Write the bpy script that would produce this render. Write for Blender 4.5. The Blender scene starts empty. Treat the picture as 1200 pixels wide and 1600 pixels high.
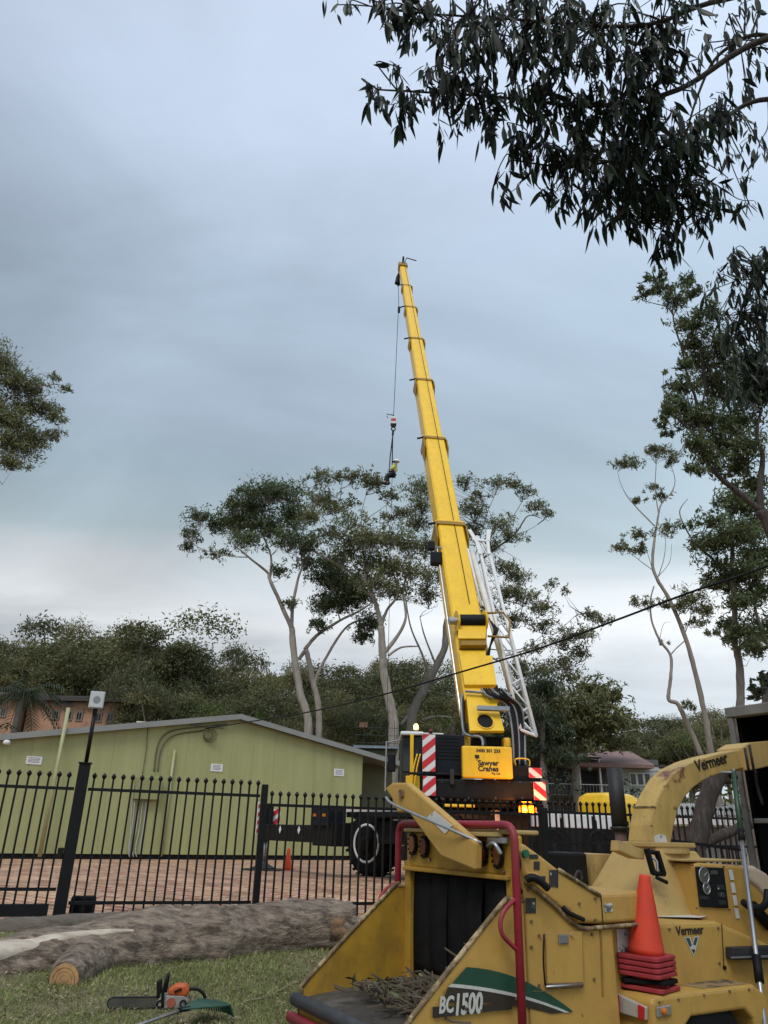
import bpy, math, random
import numpy as np
from mathutils import Vector, Matrix
random.seed(7); rng = np.random.default_rng(7)
S = bpy.context.scene
COL = S.collection
V = Vector
# ------------------------------------------------------------------ camera
FPX = 1150.0; PITCH = math.radians(23.45); ROLL = math.radians(1.47)
CAM = V((0, 0, 1.0))
fw = V((0, math.cos(PITCH), math.sin(PITCH)))
r0 = V((1, 0, 0)); u0 = V((0, -math.sin(PITCH), math.cos(PITCH)))
cu = u0 * math.cos(ROLL) - r0 * math.sin(ROLL)
cr = r0 * math.cos(ROLL) + u0 * math.sin(ROLL)
cd = bpy.data.cameras.new('camera'); cam = bpy.data.objects.new('camera', cd); COL.objects.link(cam)
cam.matrix_world = Matrix(((cr.x, cu.x, -fw.x, 0), (cr.y, cu.y, -fw.y, 0), (cr.z, cu.z, -fw.z, 1.0), (0, 0, 0, 1)))
cd.sensor_fit = 'VERTICAL'; cd.sensor_height = 24; cd.lens = 24 * FPX / 1600
cd.clip_start = 0.05; cd.clip_end = 3000
S.camera = cam
# ------------------------------------------------------------------ world (overcast sky)
SUN_EL, SUN_AZ = math.radians(52), math.radians(200)
w = bpy.data.worlds.new('World'); S.world = w; w.use_nodes = True
nt = w.node_tree; N = nt.nodes; Lk = nt.links; N.clear()
def wn(t, **k):
    n = N.new(t)
    for a, b in k.items(): setattr(n, a, b)
    return n
out = wn('ShaderNodeOutputWorld'); bg = wn('ShaderNodeBackground'); bg.inputs[1].default_value = 0.1
Lk.new(bg.outputs[0], out.inputs[0])
sky = wn('ShaderNodeTexSky', sky_type='NISHITA'); sky.sun_disc = False
sky.sun_elevation = SUN_EL; sky.sun_rotation = SUN_AZ; sky.air_density = 1.0; sky.dust_density = 2.0
tc = wn('ShaderNodeTexCoord'); sep = wn('ShaderNodeSeparateXYZ'); Lk.new(tc.outputs['Generated'], sep.inputs[0])
def wm(op, a, b=None):
    n = wn('ShaderNodeMath', operation=op)
    for i, x in enumerate((a, b)):
        if x is None: continue
        if isinstance(x, (int, float)): n.inputs[i].default_value = x
        else: Lk.new(x, n.inputs[i])
    return n.outputs[0]
zc = wm('MAXIMUM', sep.outputs[2], 0.0)
den = wm('ADD', zc, 0.22)
cmb = wn('ShaderNodeCombineXYZ')
Lk.new(wm('DIVIDE', sep.outputs[0], den), cmb.inputs[0]); Lk.new(wm('DIVIDE', sep.outputs[1], den), cmb.inputs[1])
def wnoise(scale, detail, rough, loc, sc=(1, 1, 1), dist=0.0):
    m = wn('ShaderNodeMapping'); m.inputs['Location'].default_value = loc; m.inputs['Scale'].default_value = sc
    Lk.new(cmb.outputs[0], m.inputs[0])
    n = wn('ShaderNodeTexNoise'); n.inputs['Scale'].default_value = scale; n.inputs['Detail'].default_value = detail
    n.inputs['Roughness'].default_value = rough; n.inputs['Distortion'].default_value = dist
    Lk.new(m.outputs[0], n.inputs['Vector']); return n.outputs['Fac']
n1 = wnoise(0.75, 4, 0.5, (3.1, 1.7, 0)); n2 = wnoise(2.2, 6, 0.55, (9.3, 4.1, 2), (0.45, 1.0, 1), 0.4)
n3 = wnoise(1.5, 5, 0.55, (21.0, 7.0, 5), (1, 1.3, 1), .6)
e1 = wm('ADD', wm('MULTIPLY', wm('SUBTRACT', n1, 0.5), 0.16), wm('MULTIPLY', wm('SUBTRACT', n2, 0.5), 0.12))
elev = wm('ADD', sep.outputs[2], e1)
cr_ = wn('ShaderNodeValToRGB'); Lk.new(elev, cr_.inputs[0])
STOPS = [(0.0, (.53, .59, .64)), (.13, (.56, .62, .67)), (.19, (.60, .65, .69)), (.255, (.80, .83, .85)), (.295, (.70, .75, .785)),
         (.345, (.45, .57, .625)), (.43, (.36, .475, .56)), (.50, (.375, .485, .595)), (.62, (.435, .56, .70)), (.78, (.535, .65, .83)), (1.0, (.60, .71, .88))]
STOPS = [(p, tuple(x + (.2126 * c[0] + .7152 * c[1] + .0722 * c[2] - x) * .14 for x in c)) for p, c in STOPS]
el = cr_.color_ramp.elements
while len(el) < len(STOPS): el.new(0.5)
for e_, (p, c) in zip(el, STOPS): e_.position = p; e_.color = (*c, 1)
# brighter towards the west side of the view (thin cloud), plus soft mottling
bright = wm('ADD', 1.04, wm('ADD', wm('MULTIPLY', wm('SUBTRACT', n2, 0.5), 0.46), wm('MULTIPLY', wm('SUBTRACT', n3, 0.5), 0.62)))
side = wm('ADD', bright, wm('MULTIPLY', sep.outputs[0], 0.46))
mul = wn('ShaderNodeVectorMath', operation='SCALE'); Lk.new(cr_.outputs[0], mul.inputs[0]); Lk.new(wm('MULTIPLY', side, 9.2), mul.inputs['Scale'])
mix = wn('ShaderNodeMix', data_type='RGBA'); mix.inputs['Factor'].default_value = 0.9
Lk.new(sky.outputs[0], mix.inputs['A']); Lk.new(mul.outputs[0], mix.inputs['B']); Lk.new(mix.outputs['Result'], bg.inputs[0])
sd = bpy.data.lights.new('sun', 'SUN'); sd.energy = 1.5; sd.angle = math.radians(25); sd.color = (1.0, .96, .9)
so = bpy.data.objects.new('sun', sd); COL.objects.link(so)
sdir = V((math.sin(SUN_AZ) * math.cos(SUN_EL), math.cos(SUN_AZ) * math.cos(SUN_EL), math.sin(SUN_EL)))
so.rotation_euler = sdir.to_track_quat('Z', 'Y').to_euler(); so.location = (0, -5, 30)
S.view_settings.view_transform = 'Standard'; S.view_settings.look = 'None'; S.view_settings.exposure = 0.22; S.view_settings.gamma = 1.0
S.cycles.max_bounces = 6; S.cycles.transparent_max_bounces = 6; S.cycles.caustics_reflective = False; S.cycles.caustics_refractive = False
# ------------------------------------------------------------------ pixel -> place
def ray(px, py): return fw + cr * ((px - 600) / FPX) + cu * ((800 - py) / FPX)
def atY(px, py, Y): d = ray(px, py); return CAM + d * (Y / d.y)
def onP(px, py, P, n): d = ray(px, py); return CAM + d * ((P - CAM).dot(n) / d.dot(n))
# ------------------------------------------------------------------ materials
MATS = {}
def mat(name, col, rough=0.6, var=0.25, scale=6.0, metal=0.0, bump=0.0, bscale=30.0, col2=None, thr=(.45, .7), island=0.0, emit=None, es=1.0, trans=0.0, stretch=None, spec=0.5, detail=6, coat=0.0, wear=0.0, edge=0.0):
    if name in MATS: return MATS[name]
    m = bpy.data.materials.new(name); m.use_nodes = True; MATS[name] = m
    t = m.node_tree; n = t.nodes; l = t.links; bs = n['Principled BSDF']
    bs.inputs['Roughness'].default_value = rough; bs.inputs['Metallic'].default_value = metal
    bs.inputs['Specular IOR Level'].default_value = spec; bs.inputs['Coat Weight'].default_value = coat
    co = n.new('ShaderNodeTexCoord'); vec = co.outputs['Object']
    if stretch:
        mp = n.new('ShaderNodeMapping'); mp.inputs['Scale'].default_value = stretch; l.new(vec, mp.inputs[0]); vec = mp.outputs[0]
    def noise(sc, d=6, r=.6):
        x = n.new('ShaderNodeTexNoise'); x.inputs['Scale'].default_value = sc; x.inputs['Detail'].default_value = d; x.inputs['Roughness'].default_value = r
        l.new(vec, x.inputs['Vector']); return x
    na = noise(scale, detail)
    rp = n.new('ShaderNodeValToRGB'); l.new(na.outputs['Fac'], rp.inputs[0])
    rp.color_ramp.elements[0].position = .3; rp.color_ramp.elements[1].position = .72
    rp.color_ramp.elements[0].color = (*[c * (1 - var) for c in col], 1); rp.color_ramp.elements[1].color = (*[min(1, c * (1 + var * .7)) for c in col], 1)
    cur = rp.outputs[0]
    if col2:
        nb = noise(scale * .45 + 1.3, 8, .68); r2 = n.new('ShaderNodeValToRGB'); l.new(nb.outputs['Fac'], r2.inputs[0])
        r2.color_ramp.elements[0].position = thr[0]; r2.color_ramp.elements[1].position = thr[1]
        mx = n.new('ShaderNodeMix'); mx.data_type = 'RGBA'; l.new(r2.outputs[0], mx.inputs['Factor']); l.new(cur, mx.inputs['A']); mx.inputs['B'].default_value = (*col2, 1); cur = mx.outputs['Result']
    if wear:
        mp2 = n.new('ShaderNodeMapping'); mp2.inputs['Scale'].default_value = (4.5, 4.5, 1.3); l.new(co.outputs['Object'], mp2.inputs[0])
        ns = n.new('ShaderNodeTexNoise'); ns.inputs['Scale'].default_value = 2.2; ns.inputs['Detail'].default_value = 7; ns.inputs['Roughness'].default_value = .6; l.new(mp2.outputs[0], ns.inputs['Vector'])
        rs_ = n.new('ShaderNodeValToRGB'); l.new(ns.outputs['Fac'], rs_.inputs[0]); rs_.color_ramp.elements[0].position = .47; rs_.color_ramp.elements[1].position = .78; rs_.color_ramp.elements[1].color = (wear, wear, wear, 1)
        m2 = n.new('ShaderNodeMix'); m2.data_type = 'RGBA'; l.new(rs_.outputs[0], m2.inputs['Factor']); l.new(cur, m2.inputs['A']); m2.inputs['B'].default_value = (.085, .055, .03, 1); cur = m2.outputs['Result']
        n4 = n.new('ShaderNodeTexNoise'); n4.inputs['Scale'].default_value = 38; n4.inputs['Detail'].default_value = 4; n4.inputs['Roughness'].default_value = .7; l.new(co.outputs['Object'], n4.inputs['Vector'])
        n5 = n.new('ShaderNodeTexNoise'); n5.inputs['Scale'].default_value = 3.1; n5.inputs['Detail'].default_value = 3; l.new(co.outputs['Object'], n5.inputs['Vector'])
        ad = n.new('ShaderNodeMath'); ad.operation = 'MULTIPLY_ADD'; l.new(n5.outputs['Fac'], ad.inputs[0]); ad.inputs[1].default_value = .35; l.new(n4.outputs['Fac'], ad.inputs[2])
        r4 = n.new('ShaderNodeValToRGB'); l.new(ad.outputs[0], r4.inputs[0]); r4.color_ramp.elements[0].position = .86; r4.color_ramp.elements[1].position = .90; r4.color_ramp.elements[1].color = (.8, .8, .8, 1)
        m4 = n.new('ShaderNodeMix'); m4.data_type = 'RGBA'; l.new(r4.outputs[0], m4.inputs['Factor']); l.new(cur, m4.inputs['A']); m4.inputs['B'].default_value = (.07, .035, .02, 1); cur = m4.outputs['Result']
        if edge:
            bv = n.new('ShaderNodeBevel'); bv.samples = 4; bv.inputs['Radius'].default_value = .022; gm_ = n.new('ShaderNodeNewGeometry')
            dt = n.new('ShaderNodeVectorMath'); dt.operation = 'DOT_PRODUCT'; l.new(bv.outputs[0], dt.inputs[0]); l.new(gm_.outputs['Normal'], dt.inputs[1])
            m6 = n.new('ShaderNodeMath'); m6.operation = 'MULTIPLY_ADD'; l.new(n4.outputs['Fac'], m6.inputs[0]); m6.inputs[1].default_value = .16; l.new(dt.outputs['Value'], m6.inputs[2])
            r6 = n.new('ShaderNodeValToRGB'); l.new(m6.outputs[0], r6.inputs[0]); r6.color_ramp.elements[0].position = .955; r6.color_ramp.elements[1].position = 1.03; r6.color_ramp.elements[0].color = (edge, edge, edge, 1); r6.color_ramp.elements[1].color = (0, 0, 0, 1)
            m7 = n.new('ShaderNodeMix'); m7.data_type = 'RGBA'; l.new(r6.outputs[0], m7.inputs['Factor']); l.new(cur, m7.inputs['A']); m7.inputs['B'].default_value = (.10, .065, .04, 1); cur = m7.outputs['Result']
        rr = n.new('ShaderNodeMapRange'); l.new(na.outputs['Fac'], rr.inputs[0]); rr.inputs[3].default_value = rough - .12; rr.inputs[4].default_value = min(1, rough + .25); l.new(rr.outputs[0], bs.inputs['Roughness'])
    if island:
        ge = n.new('ShaderNodeNewGeometry'); hs = n.new('ShaderNodeHueSaturation')
        mr = n.new('ShaderNodeMapRange'); l.new(ge.outputs['Random Per Island'], mr.inputs[0]); mr.inputs[3].default_value = 1 - island; mr.inputs[4].default_value = 1 + island
        mh = n.new('ShaderNodeMapRange'); l.new(ge.outputs['Random Per Island'], mh.inputs[0]); mh.inputs[3].default_value = .5 - .03 * island; mh.inputs[4].default_value = .5 + .03 * island
        l.new(mr.outputs[0], hs.inputs['Value']); l.new(mh.outputs[0], hs.inputs['Hue']); l.new(cur, hs.inputs['Color']); cur = hs.outputs[0]
    l.new(cur, bs.inputs['Base Color'])
    if bump:
        nc = noise(bscale, 8, .65); b = n.new('ShaderNodeBump'); b.inputs['Strength'].default_value = min(1, bump); b.inputs['Distance'].default_value = .02 * max(1, bump); l.new(nc.outputs['Fac'], b.inputs['Height']); l.new(b.outputs[0], bs.inputs['Normal'])
    if emit: bs.inputs['Emission Color'].default_value = (*emit, 1); bs.inputs['Emission Strength'].default_value = es
    if trans:
        tr = n.new('ShaderNodeBsdfTranslucent'); l.new(cur, tr.inputs[0]); ms = n.new('ShaderNodeMixShader'); ms.inputs[0].default_value = trans
        l.new(bs.outputs[0], ms.inputs[1]); l.new(tr.outputs[0], ms.inputs[2]); l.new(ms.outputs[0], n['Material Output'].inputs[0])
    return m
CY = mat('crane_yellow', (.88, .54, .014), .38, .07, 3, col2=(.64, .38, .02), thr=(.58, .9), coat=.2, wear=.16)
CYD = mat('crane_yellow_dark', (.30, .17, .01), .5, .2, 3)  # darker crane yellow; on the boom collars it stands in for underside shade
BLK = mat('black_paint', (.008, .0085, .010), .55, .3, 4, spec=.2)
FBL = mat('fence_black', (.007, .007, .008), .5, .3, 5, spec=.22)
RUB = mat('rubber', (.010, .010, .011), .85, .4, 10, bump=.3, bscale=60, spec=.15)
NAVY = mat('dark_navy', (.008, .011, .018), .5, .3, 2, spec=.2)
WHT = mat('white_paint', (.72, .73, .73), .45, .1, 5, col2=(.45, .45, .42), thr=(.62, .85))
RED = mat('marker_red', (.55, .02, .03), .45, .12, 6)
STEEL = mat('steel', (.42, .43, .44), .35, .2, 8, metal=.8)
GREY = mat('grey_metal', (.22, .23, .24), .5, .2, 6, metal=.3)
DST = mat('dark_steel', (.03, .03, .032), .55, .3, 8, spec=.3)
CHY = mat('chipper_paint', (.50, .30, .068), .5, .12, 2.2, col2=(.34, .20, .06), thr=(.52, .85), bump=.05, bscale=40, wear=.18, edge=.75)
CHO = mat('chipper_paint_scuffed', (.46, .265, .026), .55, .25, 4, col2=(.22, .13, .03), thr=(.50, .78), bump=.08, bscale=30, wear=.35, edge=.7)
CHL = mat('chipper_paint_faded', (.50, .345, .125), .58, .12, 2.5, col2=(.24, .12, .06), thr=(.60, .80), bump=.05, wear=.18, edge=.75)
CHR = mat('chipper_paint_rusting', (.50, .335, .10), .55, .12, 3, col2=(.16, .05, .03), thr=(.60, .66), bump=.08, wear=.4, edge=.7)
CHB = mat('chipper_paint_bleached', (.50, .40, .30), .6, .1, 3)
WORN = mat('worn_edge', (.16, .11, .05), .7, .5, 25, col2=(.40, .30, .16), thr=(.5, .6))
TUBR = mat('red_tube', (.28, .012, .030), .45, .2, 5, col2=(.40, .06, .08), thr=(.60, .85), wear=.45)
CONE = mat('cone_red', (.70, .055, .022), .6, .15, 5, col2=(.40, .06, .045), thr=(.50, .75), wear=.35)
CONB = mat('cone_base_red', (.36, .03, .04), .65, .2, 6, wear=.5)
STK = mat('sticker_white', (.62, .62, .60), .5, .1, 20, col2=(.10, .10, .10), thr=(.56, .60), detail=3)
STKB = mat('sticker_black', (.02, .02, .02), .5, .1, 40, col2=(.45, .45, .45), thr=(.60, .64), detail=3)
GRN = mat('stripe_green', (.012, .065, .04), .45, .15, 5)
BRN = mat('stripe_dark', (.028, .022, .015), .5, .15, 5)
TXT = mat('letter_black', (.015, .015, .015), .5, .1, 5)
TXW = mat('letter_pale', (.52, .53, .50), .5, .15, 30)
GLASS = mat('dark_glass', (.02, .026, .03), .08, .2, 1)
AMB = mat('amber_lit', (1, .35, .02), .3, 0, 1, emit=(1, .10, .001), es=6)
AMBH = mat('amber_lit_soft', (1, .5, .1), .3, 0, 1, emit=(1, .55, .15), es=5)
AML = mat('amber_lens', (.55, .16, .02), .25, .1, 4)
REDL = mat('red_lens', (.13, .010, .012), .25, .1, 4)
# ------------------------------------------------------------------ mesh helpers
WM = {}
def meshobj(name, verts, faces, m, parent=None, smooth=False, bevel=0.0, local=False, origin=None, seg=2):
    me = bpy.data.meshes.new(name); o = bpy.data.objects.new(name, me)
    W = WM[parent.name] if parent else None
    verts = [V(v) for v in verts]
    if parent:
        if not local:
            I = W.inverted(); verts = [I @ v for v in verts]
        WMo = W
    else:
        if origin is None:
            zs = min(v.z for v in verts); origin = V(((min(v.x for v in verts) + max(v.x for v in verts)) / 2, (min(v.y for v in verts) + max(v.y for v in verts)) / 2, zs))
        verts = [v - origin for v in verts]; o.location = origin; WMo = Matrix.Translation(origin)
    me.from_pydata([tuple(v) for v in verts], [], faces); me.materials.append(m); me.validate()
    COL.objects.link(o)
    if parent: o.parent = parent
    WM[o.name] = WMo
    if smooth:
        me.polygons.foreach_set('use_smooth', [True] * len(me.polygons))
    if bevel:
        b = o.modifiers.new('b', 'BEVEL'); b.width = bevel; b.segments = seg; b.limit_method = 'ANGLE'; b.angle_limit = math.radians(40)
    return o
def empty(name, loc, rz=0.0, label=None, cat=None, group=None):
    o = bpy.data.objects.new(name, None); COL.objects.link(o); o.location = loc; o.rotation_euler = (0, 0, rz); o.empty_display_size = .1
    WM[o.name] = Matrix.Translation(V(loc)) @ Matrix.Rotation(rz, 4, 'Z')
    if label: tag(o, label, cat, group)
    return o
def tag(o, label, cat=None, group=None, kind=None):
    if label: o['label'] = label
    if cat: o['category'] = cat
    if group: o['group'] = group
    if kind: o['kind'] = kind
    return o
class MB:
    def __init__(s): s.v = []; s.f = []
    def add(s, vs, fs):
        k = len(s.v); s.v += [V(v) for v in vs]; s.f += [tuple(i + k for i in f) for f in fs]; return s
    def box(s, lo, hi):
        x0, y0, z0 = lo; x1, y1, z1 = hi
        return s.add([(x0, y0, z0), (x1, y0, z0), (x1, y1, z0), (x0, y1, z0), (x0, y0, z1), (x1, y0, z1), (x1, y1, z1), (x0, y1, z1)],
                     [(0, 3, 2, 1), (4, 5, 6, 7), (0, 1, 5, 4), (1, 2, 6, 5), (2, 3, 7, 6), (3, 0, 4, 7)])
    def prism(s, poly, off):
        off = V(off); p = [V(q) for q in poly]; n = len(p)
        return s.add(p + [q + off for q in p], [tuple(range(n))[::-1], tuple(range(n, 2 * n))] + [(i, (i + 1) % n, n + (i + 1) % n, n + i) for i in range(n)])
    def tube(s, pts, r, n=8, caps=True):
        pts = [V(p) for p in pts]; k = len(pts); rs = r if isinstance(r, (list, tuple)) else [r] * k
        vs = []; up = None
        for i, p in enumerate(pts):
            t = (pts[min(i + 1, k - 1)] - pts[max(i - 1, 0)])
            t = t.normalized() if t.length > 1e-9 else V((0, 0, 1))
            if up is None: up = t.orthogonal().normalized()
            else:
                up = up - t * up.dot(t); up = up.normalized() if up.length > 1e-6 else t.orthogonal().normalized()
            b = t.cross(up)
            vs += [p + (up * math.cos(2 * math.pi * j / n) + b * math.sin(2 * math.pi * j / n)) * rs[i] for j in range(n)]
        fs = [(i * n + j, i * n + (j + 1) % n, (i + 1) * n + (j + 1) % n, (i + 1) * n + j) for i in range(k - 1) for j in range(n)]
        if caps: fs += [tuple(range(n))[::-1], tuple(range((k - 1) * n, k * n))]
        return s.add(vs, fs)
    def beam(s, a, b, wd, hd, up=(0, 0, 1)):
        a, b = V(a), V(b); t = (b - a).normalized(); up = V(up); sd = t.cross(up).normalized(); u = sd.cross(t)
        q = [sd * x * wd / 2 + u * y * hd / 2 for x, y in ((-1, -1), (1, -1), (1, 1), (-1, 1))]
        return s.prism([a + k for k in q], b - a)
    def disc(s, c, axis, r, th, n=24, r2=None):
        c, ax = V(c), V(axis).normalized(); return s.tube([c - ax * th / 2, c + ax * th / 2], [r, r if r2 is None else r2], n)
    def lathe(s, c, prof, n=20, axis=(0, 0, 1)):
        ax = V(axis).normalized(); a = ax.orthogonal().normalized(); b = ax.cross(a); c = V(c); vs = []; m = len(prof)
        for r, h in prof: vs += [c + ax * h + (a * math.cos(2 * math.pi * j / n) + b * math.sin(2 * math.pi * j / n)) * r for j in range(n)]
        return s.add(vs, [(i * n + j, i * n + (j + 1) % n, (i + 1) * n + (j + 1) % n, (i + 1) * n + j) for i in range(m - 1) for j in range(n)] + [tuple(range(n))[::-1], tuple(range((m - 1) * n, m * n))])
    def torus(s, c, axis, R, r, n=24, k=8):
        ax = V(axis).normalized(); a = ax.orthogonal().normalized(); b = ax.cross(a); c = V(c); vs = []
        for i in range(n):
            t = 2 * math.pi * i / n; d = a * math.cos(t) + b * math.sin(t)
            vs += [c + d * (R + r * math.cos(2 * math.pi * j / k)) + ax * r * math.sin(2 * math.pi * j / k) for j in range(k)]
        return s.add(vs, [(i * k + j, ((i + 1) % n) * k + j, ((i + 1) % n) * k + (j + 1) % k, i * k + (j + 1) % k) for i in range(n) for j in range(k)])
    def build(s, name, m, parent=None, **k): return meshobj(name, s.v, s.f, m, parent, **k)
def smoothpts(pts, n=6):
    pts = [V(p) for p in pts]; o = []
    for i in range(len(pts) - 1):
        p0, p1, p2, p3 = pts[max(i - 1, 0)], pts[i], pts[i + 1], pts[min(i + 2, len(pts) - 1)]
        for j in range(n):
            t = j / n; o.append(.5 * ((2 * p1) + (p2 - p0) * t + (2 * p0 - 5 * p1 + 4 * p2 - p3) * t * t + (3 * p1 - p0 - 3 * p2 + p3) * t ** 3))
    return o + [pts[-1]]
def text(body, size, org, xd, yd, m, parent, name='lettering', bold=0.0, local=False, align='CENTER', shear=0, width=1.0):
    c = bpy.data.curves.new('t', 'FONT'); c.body = body; c.size = size; c.align_x = align; c.align_y = 'CENTER'; c.offset = bold; c.shear = shear; c.resolution_u = 3; c.extrude = .001
    o = bpy.data.objects.new('t', c); COL.objects.link(o); bpy.context.view_layer.update()
    me = o.to_mesh(); xd, yd, org = V(xd).normalized(), V(yd).normalized(), V(org); zd = xd.cross(yd)
    vs = [org + xd * v.co.x * width + yd * v.co.y + zd * v.co.z for v in me.vertices]; fs = [tuple(p.vertices) for p in me.polygons]
    o.to_mesh_clear(); bpy.data.objects.remove(o); bpy.data.curves.remove(c)
    return meshobj(name, vs, fs, m, parent, local=local)
def fastmesh(name, verts, quads, m, parent=None, smooth=False):
    """verts Nx3 numpy, quads Mx4 numpy (world coordinates)"""
    me = bpy.data.meshes.new(name); n = len(verts); q = len(quads)
    off = np.zeros(3)
    if parent: off = np.array(WM[parent.name].translation)
    me.vertices.add(n); me.vertices.foreach_set('co', (verts - off).astype(np.float32).ravel())
    me.loops.add(q * 4); me.loops.foreach_set('vertex_index', quads.astype(np.int32).ravel())
    me.polygons.add(q); me.polygons.foreach_set('loop_start', np.arange(0, q * 4, 4, dtype=np.int32)); me.polygons.foreach_set('loop_total', np.full(q, 4, dtype=np.int32))
    if smooth: me.polygons.foreach_set('use_smooth', np.ones(q, dtype=bool))
    me.materials.append(m); me.update(calc_edges=True); me.validate()
    o = bpy.data.objects.new(name, me); COL.objects.link(o)
    if parent: o.parent = parent; WM[o.name] = WM[parent.name]
    else: WM[o.name] = Matrix()
    return o
def unit(a): return a / np.maximum(np.linalg.norm(a, axis=-1, keepdims=True), 1e-9)
def leafquads(c, d, nrm, L, Wd):
    """kite shaped leaves: centre c, direction d, normal nrm, length L, width Wd"""
    s = unit(np.cross(d, nrm)); L = L[:, None]; Wd = Wd[:, None]; nn = unit(np.cross(s, d))
    p = np.stack([c - d * L * .5, c - d * L * .04 + s * Wd * .5 + nn * L * .05, c + d * L * .5, c - d * L * .04 - s * Wd * .5 + nn * L * .05], 1)
    return p.reshape(-1, 3)
def quadidx(n): return np.arange(n * 4).reshape(-1, 4)
def gz(x, y):
    """height of the ground"""
    def sm(a, b, t): t = min(1, max(0, (t - a) / (b - a))); return t * t * (3 - 2 * t)
    yy = y - .33 * x * (1 if y < 14 else max(0, (18 - y) / 4)) if y > 7 else y
    z = -.6 + .4 * sm(8.6, 12.0, yy) + .2 * sm(12.0, 17.5, yy)
    if y > 40: z += 9.0 * sm(42, 105, y) * (1 - .45 * sm(0, 30, x))
    if y > 105: z += (y - 105) * .05
    return z
# ================================================================== SETTING
# ground sheet, finer near the camera
xs = sorted(set([-400, -250, -150, -100, -70, -50, -35] + [round(-25 + i * .8, 3) for i in range(63)] + [30, 40, 55, 75, 110, 160, 260, 400]))
ys = sorted(set([-60, -30, -15, -6] + [round(i * .5, 3) for i in range(70)] + [36, 38, 40, 44, 48, 54, 60, 68, 76, 86, 96, 108, 130, 160, 220, 320, 500, 900]))
vv = [(x, y, gz(x, y) + (.025 * math.sin(x * 2.1 + y) * math.cos(y * 1.7 - x * .6) if 0 < y < 11 else 0)) for y in ys for x in xs]
nx = len(xs)
ff = [(j * nx + i, j * nx + i + 1, (j + 1) * nx + i + 1, (j + 1) * nx + i) for j in range(len(ys) - 1) for i in range(nx - 1)]
GND = mat('lawn_soil', (.17, .155, .075), .95, .45, 3.5, bump=.8, bscale=40, col2=(.20, .165, .10), thr=(.45, .7))
g = meshobj('ground', vv, ff, GND, origin=V((0, 0, 0)), smooth=True); g['kind'] = 'structure'
# brick paving behind the fence (joints far below ten pixels: material)
def brickmat():
    m = bpy.data.materials.new('brick_paving'); m.use_nodes = True; t = m.node_tree; n = t.nodes; l = t.links; bs = n['Principled BSDF']; bs.inputs['Roughness'].default_value = .85
    co = n.new('ShaderNodeTexCoord'); mp = n.new('ShaderNodeMapping'); mp.inputs['Rotation'].default_value = (0, 0, .38); l.new(co.outputs['Object'], mp.inputs[0])
    b = n.new('ShaderNodeTexBrick'); l.new(mp.outputs[0], b.inputs['Vector']); b.inputs['Scale'].default_value = 1.0
    b.inputs['Brick Width'].default_value = .46; b.inputs['Row Height'].default_value = .23; b.inputs['Mortar Size'].default_value = .020; b.inputs['Bias'].default_value = -.1
    b.inputs['Color1'].default_value = (.31, .13, .07, 1); b.inputs['Color2'].default_value = (.54, .34, .20, 1); b.inputs['Mortar'].default_value = (.58, .47, .37, 1)
    no = n.new('ShaderNodeTexNoise'); no.inputs['Scale'].default_value = 1.1; no.inputs['Detail'].default_value = 8; l.new(mp.outputs[0], no.inputs[0])
    r = n.new('ShaderNodeValToRGB'); l.new(no.outputs[0], r.inputs[0]); r.color_ramp.elements[0].position = .35; r.color_ramp.elements[1].position = .7; r.color_ramp.elements[0].color = (.62, .60, .58, 1); r.color_ramp.elements[1].color = (1.1, 1.05, 1.0, 1)
    mx = n.new('ShaderNodeMix'); mx.data_type = 'RGBA'; mx.blend_type = 'MULTIPLY'; mx.inputs['Factor'].default_value = 1; l.new(b.outputs[0], mx.inputs['A']); l.new(r.outputs[0], mx.inputs['B']); l.new(mx.outputs['Result'], bs.inputs['Base Color'])
    bp = n.new('ShaderNodeBump'); bp.inputs['Strength'].default_value = .5; bp.inputs['Distance'].default_value = .01; bp.invert = True; l.new(b.outputs['Fac'], bp.inputs['Height']); l.new(bp.outputs[0], bs.inputs['Normal'])
    return m
fl = lambda x: 12.28 + .33 * x
px_ = [-26 + i * .8 for i in range(46)]; rows = 40
vv = []
for j in range(rows + 1):
    for x in px_:
        y0 = fl(x) + .05; y = y0 + (36 - y0) * (j / rows) ** 1.3; vv.append((x, y, gz(x, y) + .012))
nx = len(px_)
ff = [(j * nx + i, j * nx + i + 1, (j + 1) * nx + i + 1, (j + 1) * nx + i) for j in range(rows) for i in range(nx - 1)]
g = meshobj('pavement', vv, ff, brickmat(), origin=V((0, 0, 0))); g['kind'] = 'structure'
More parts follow.
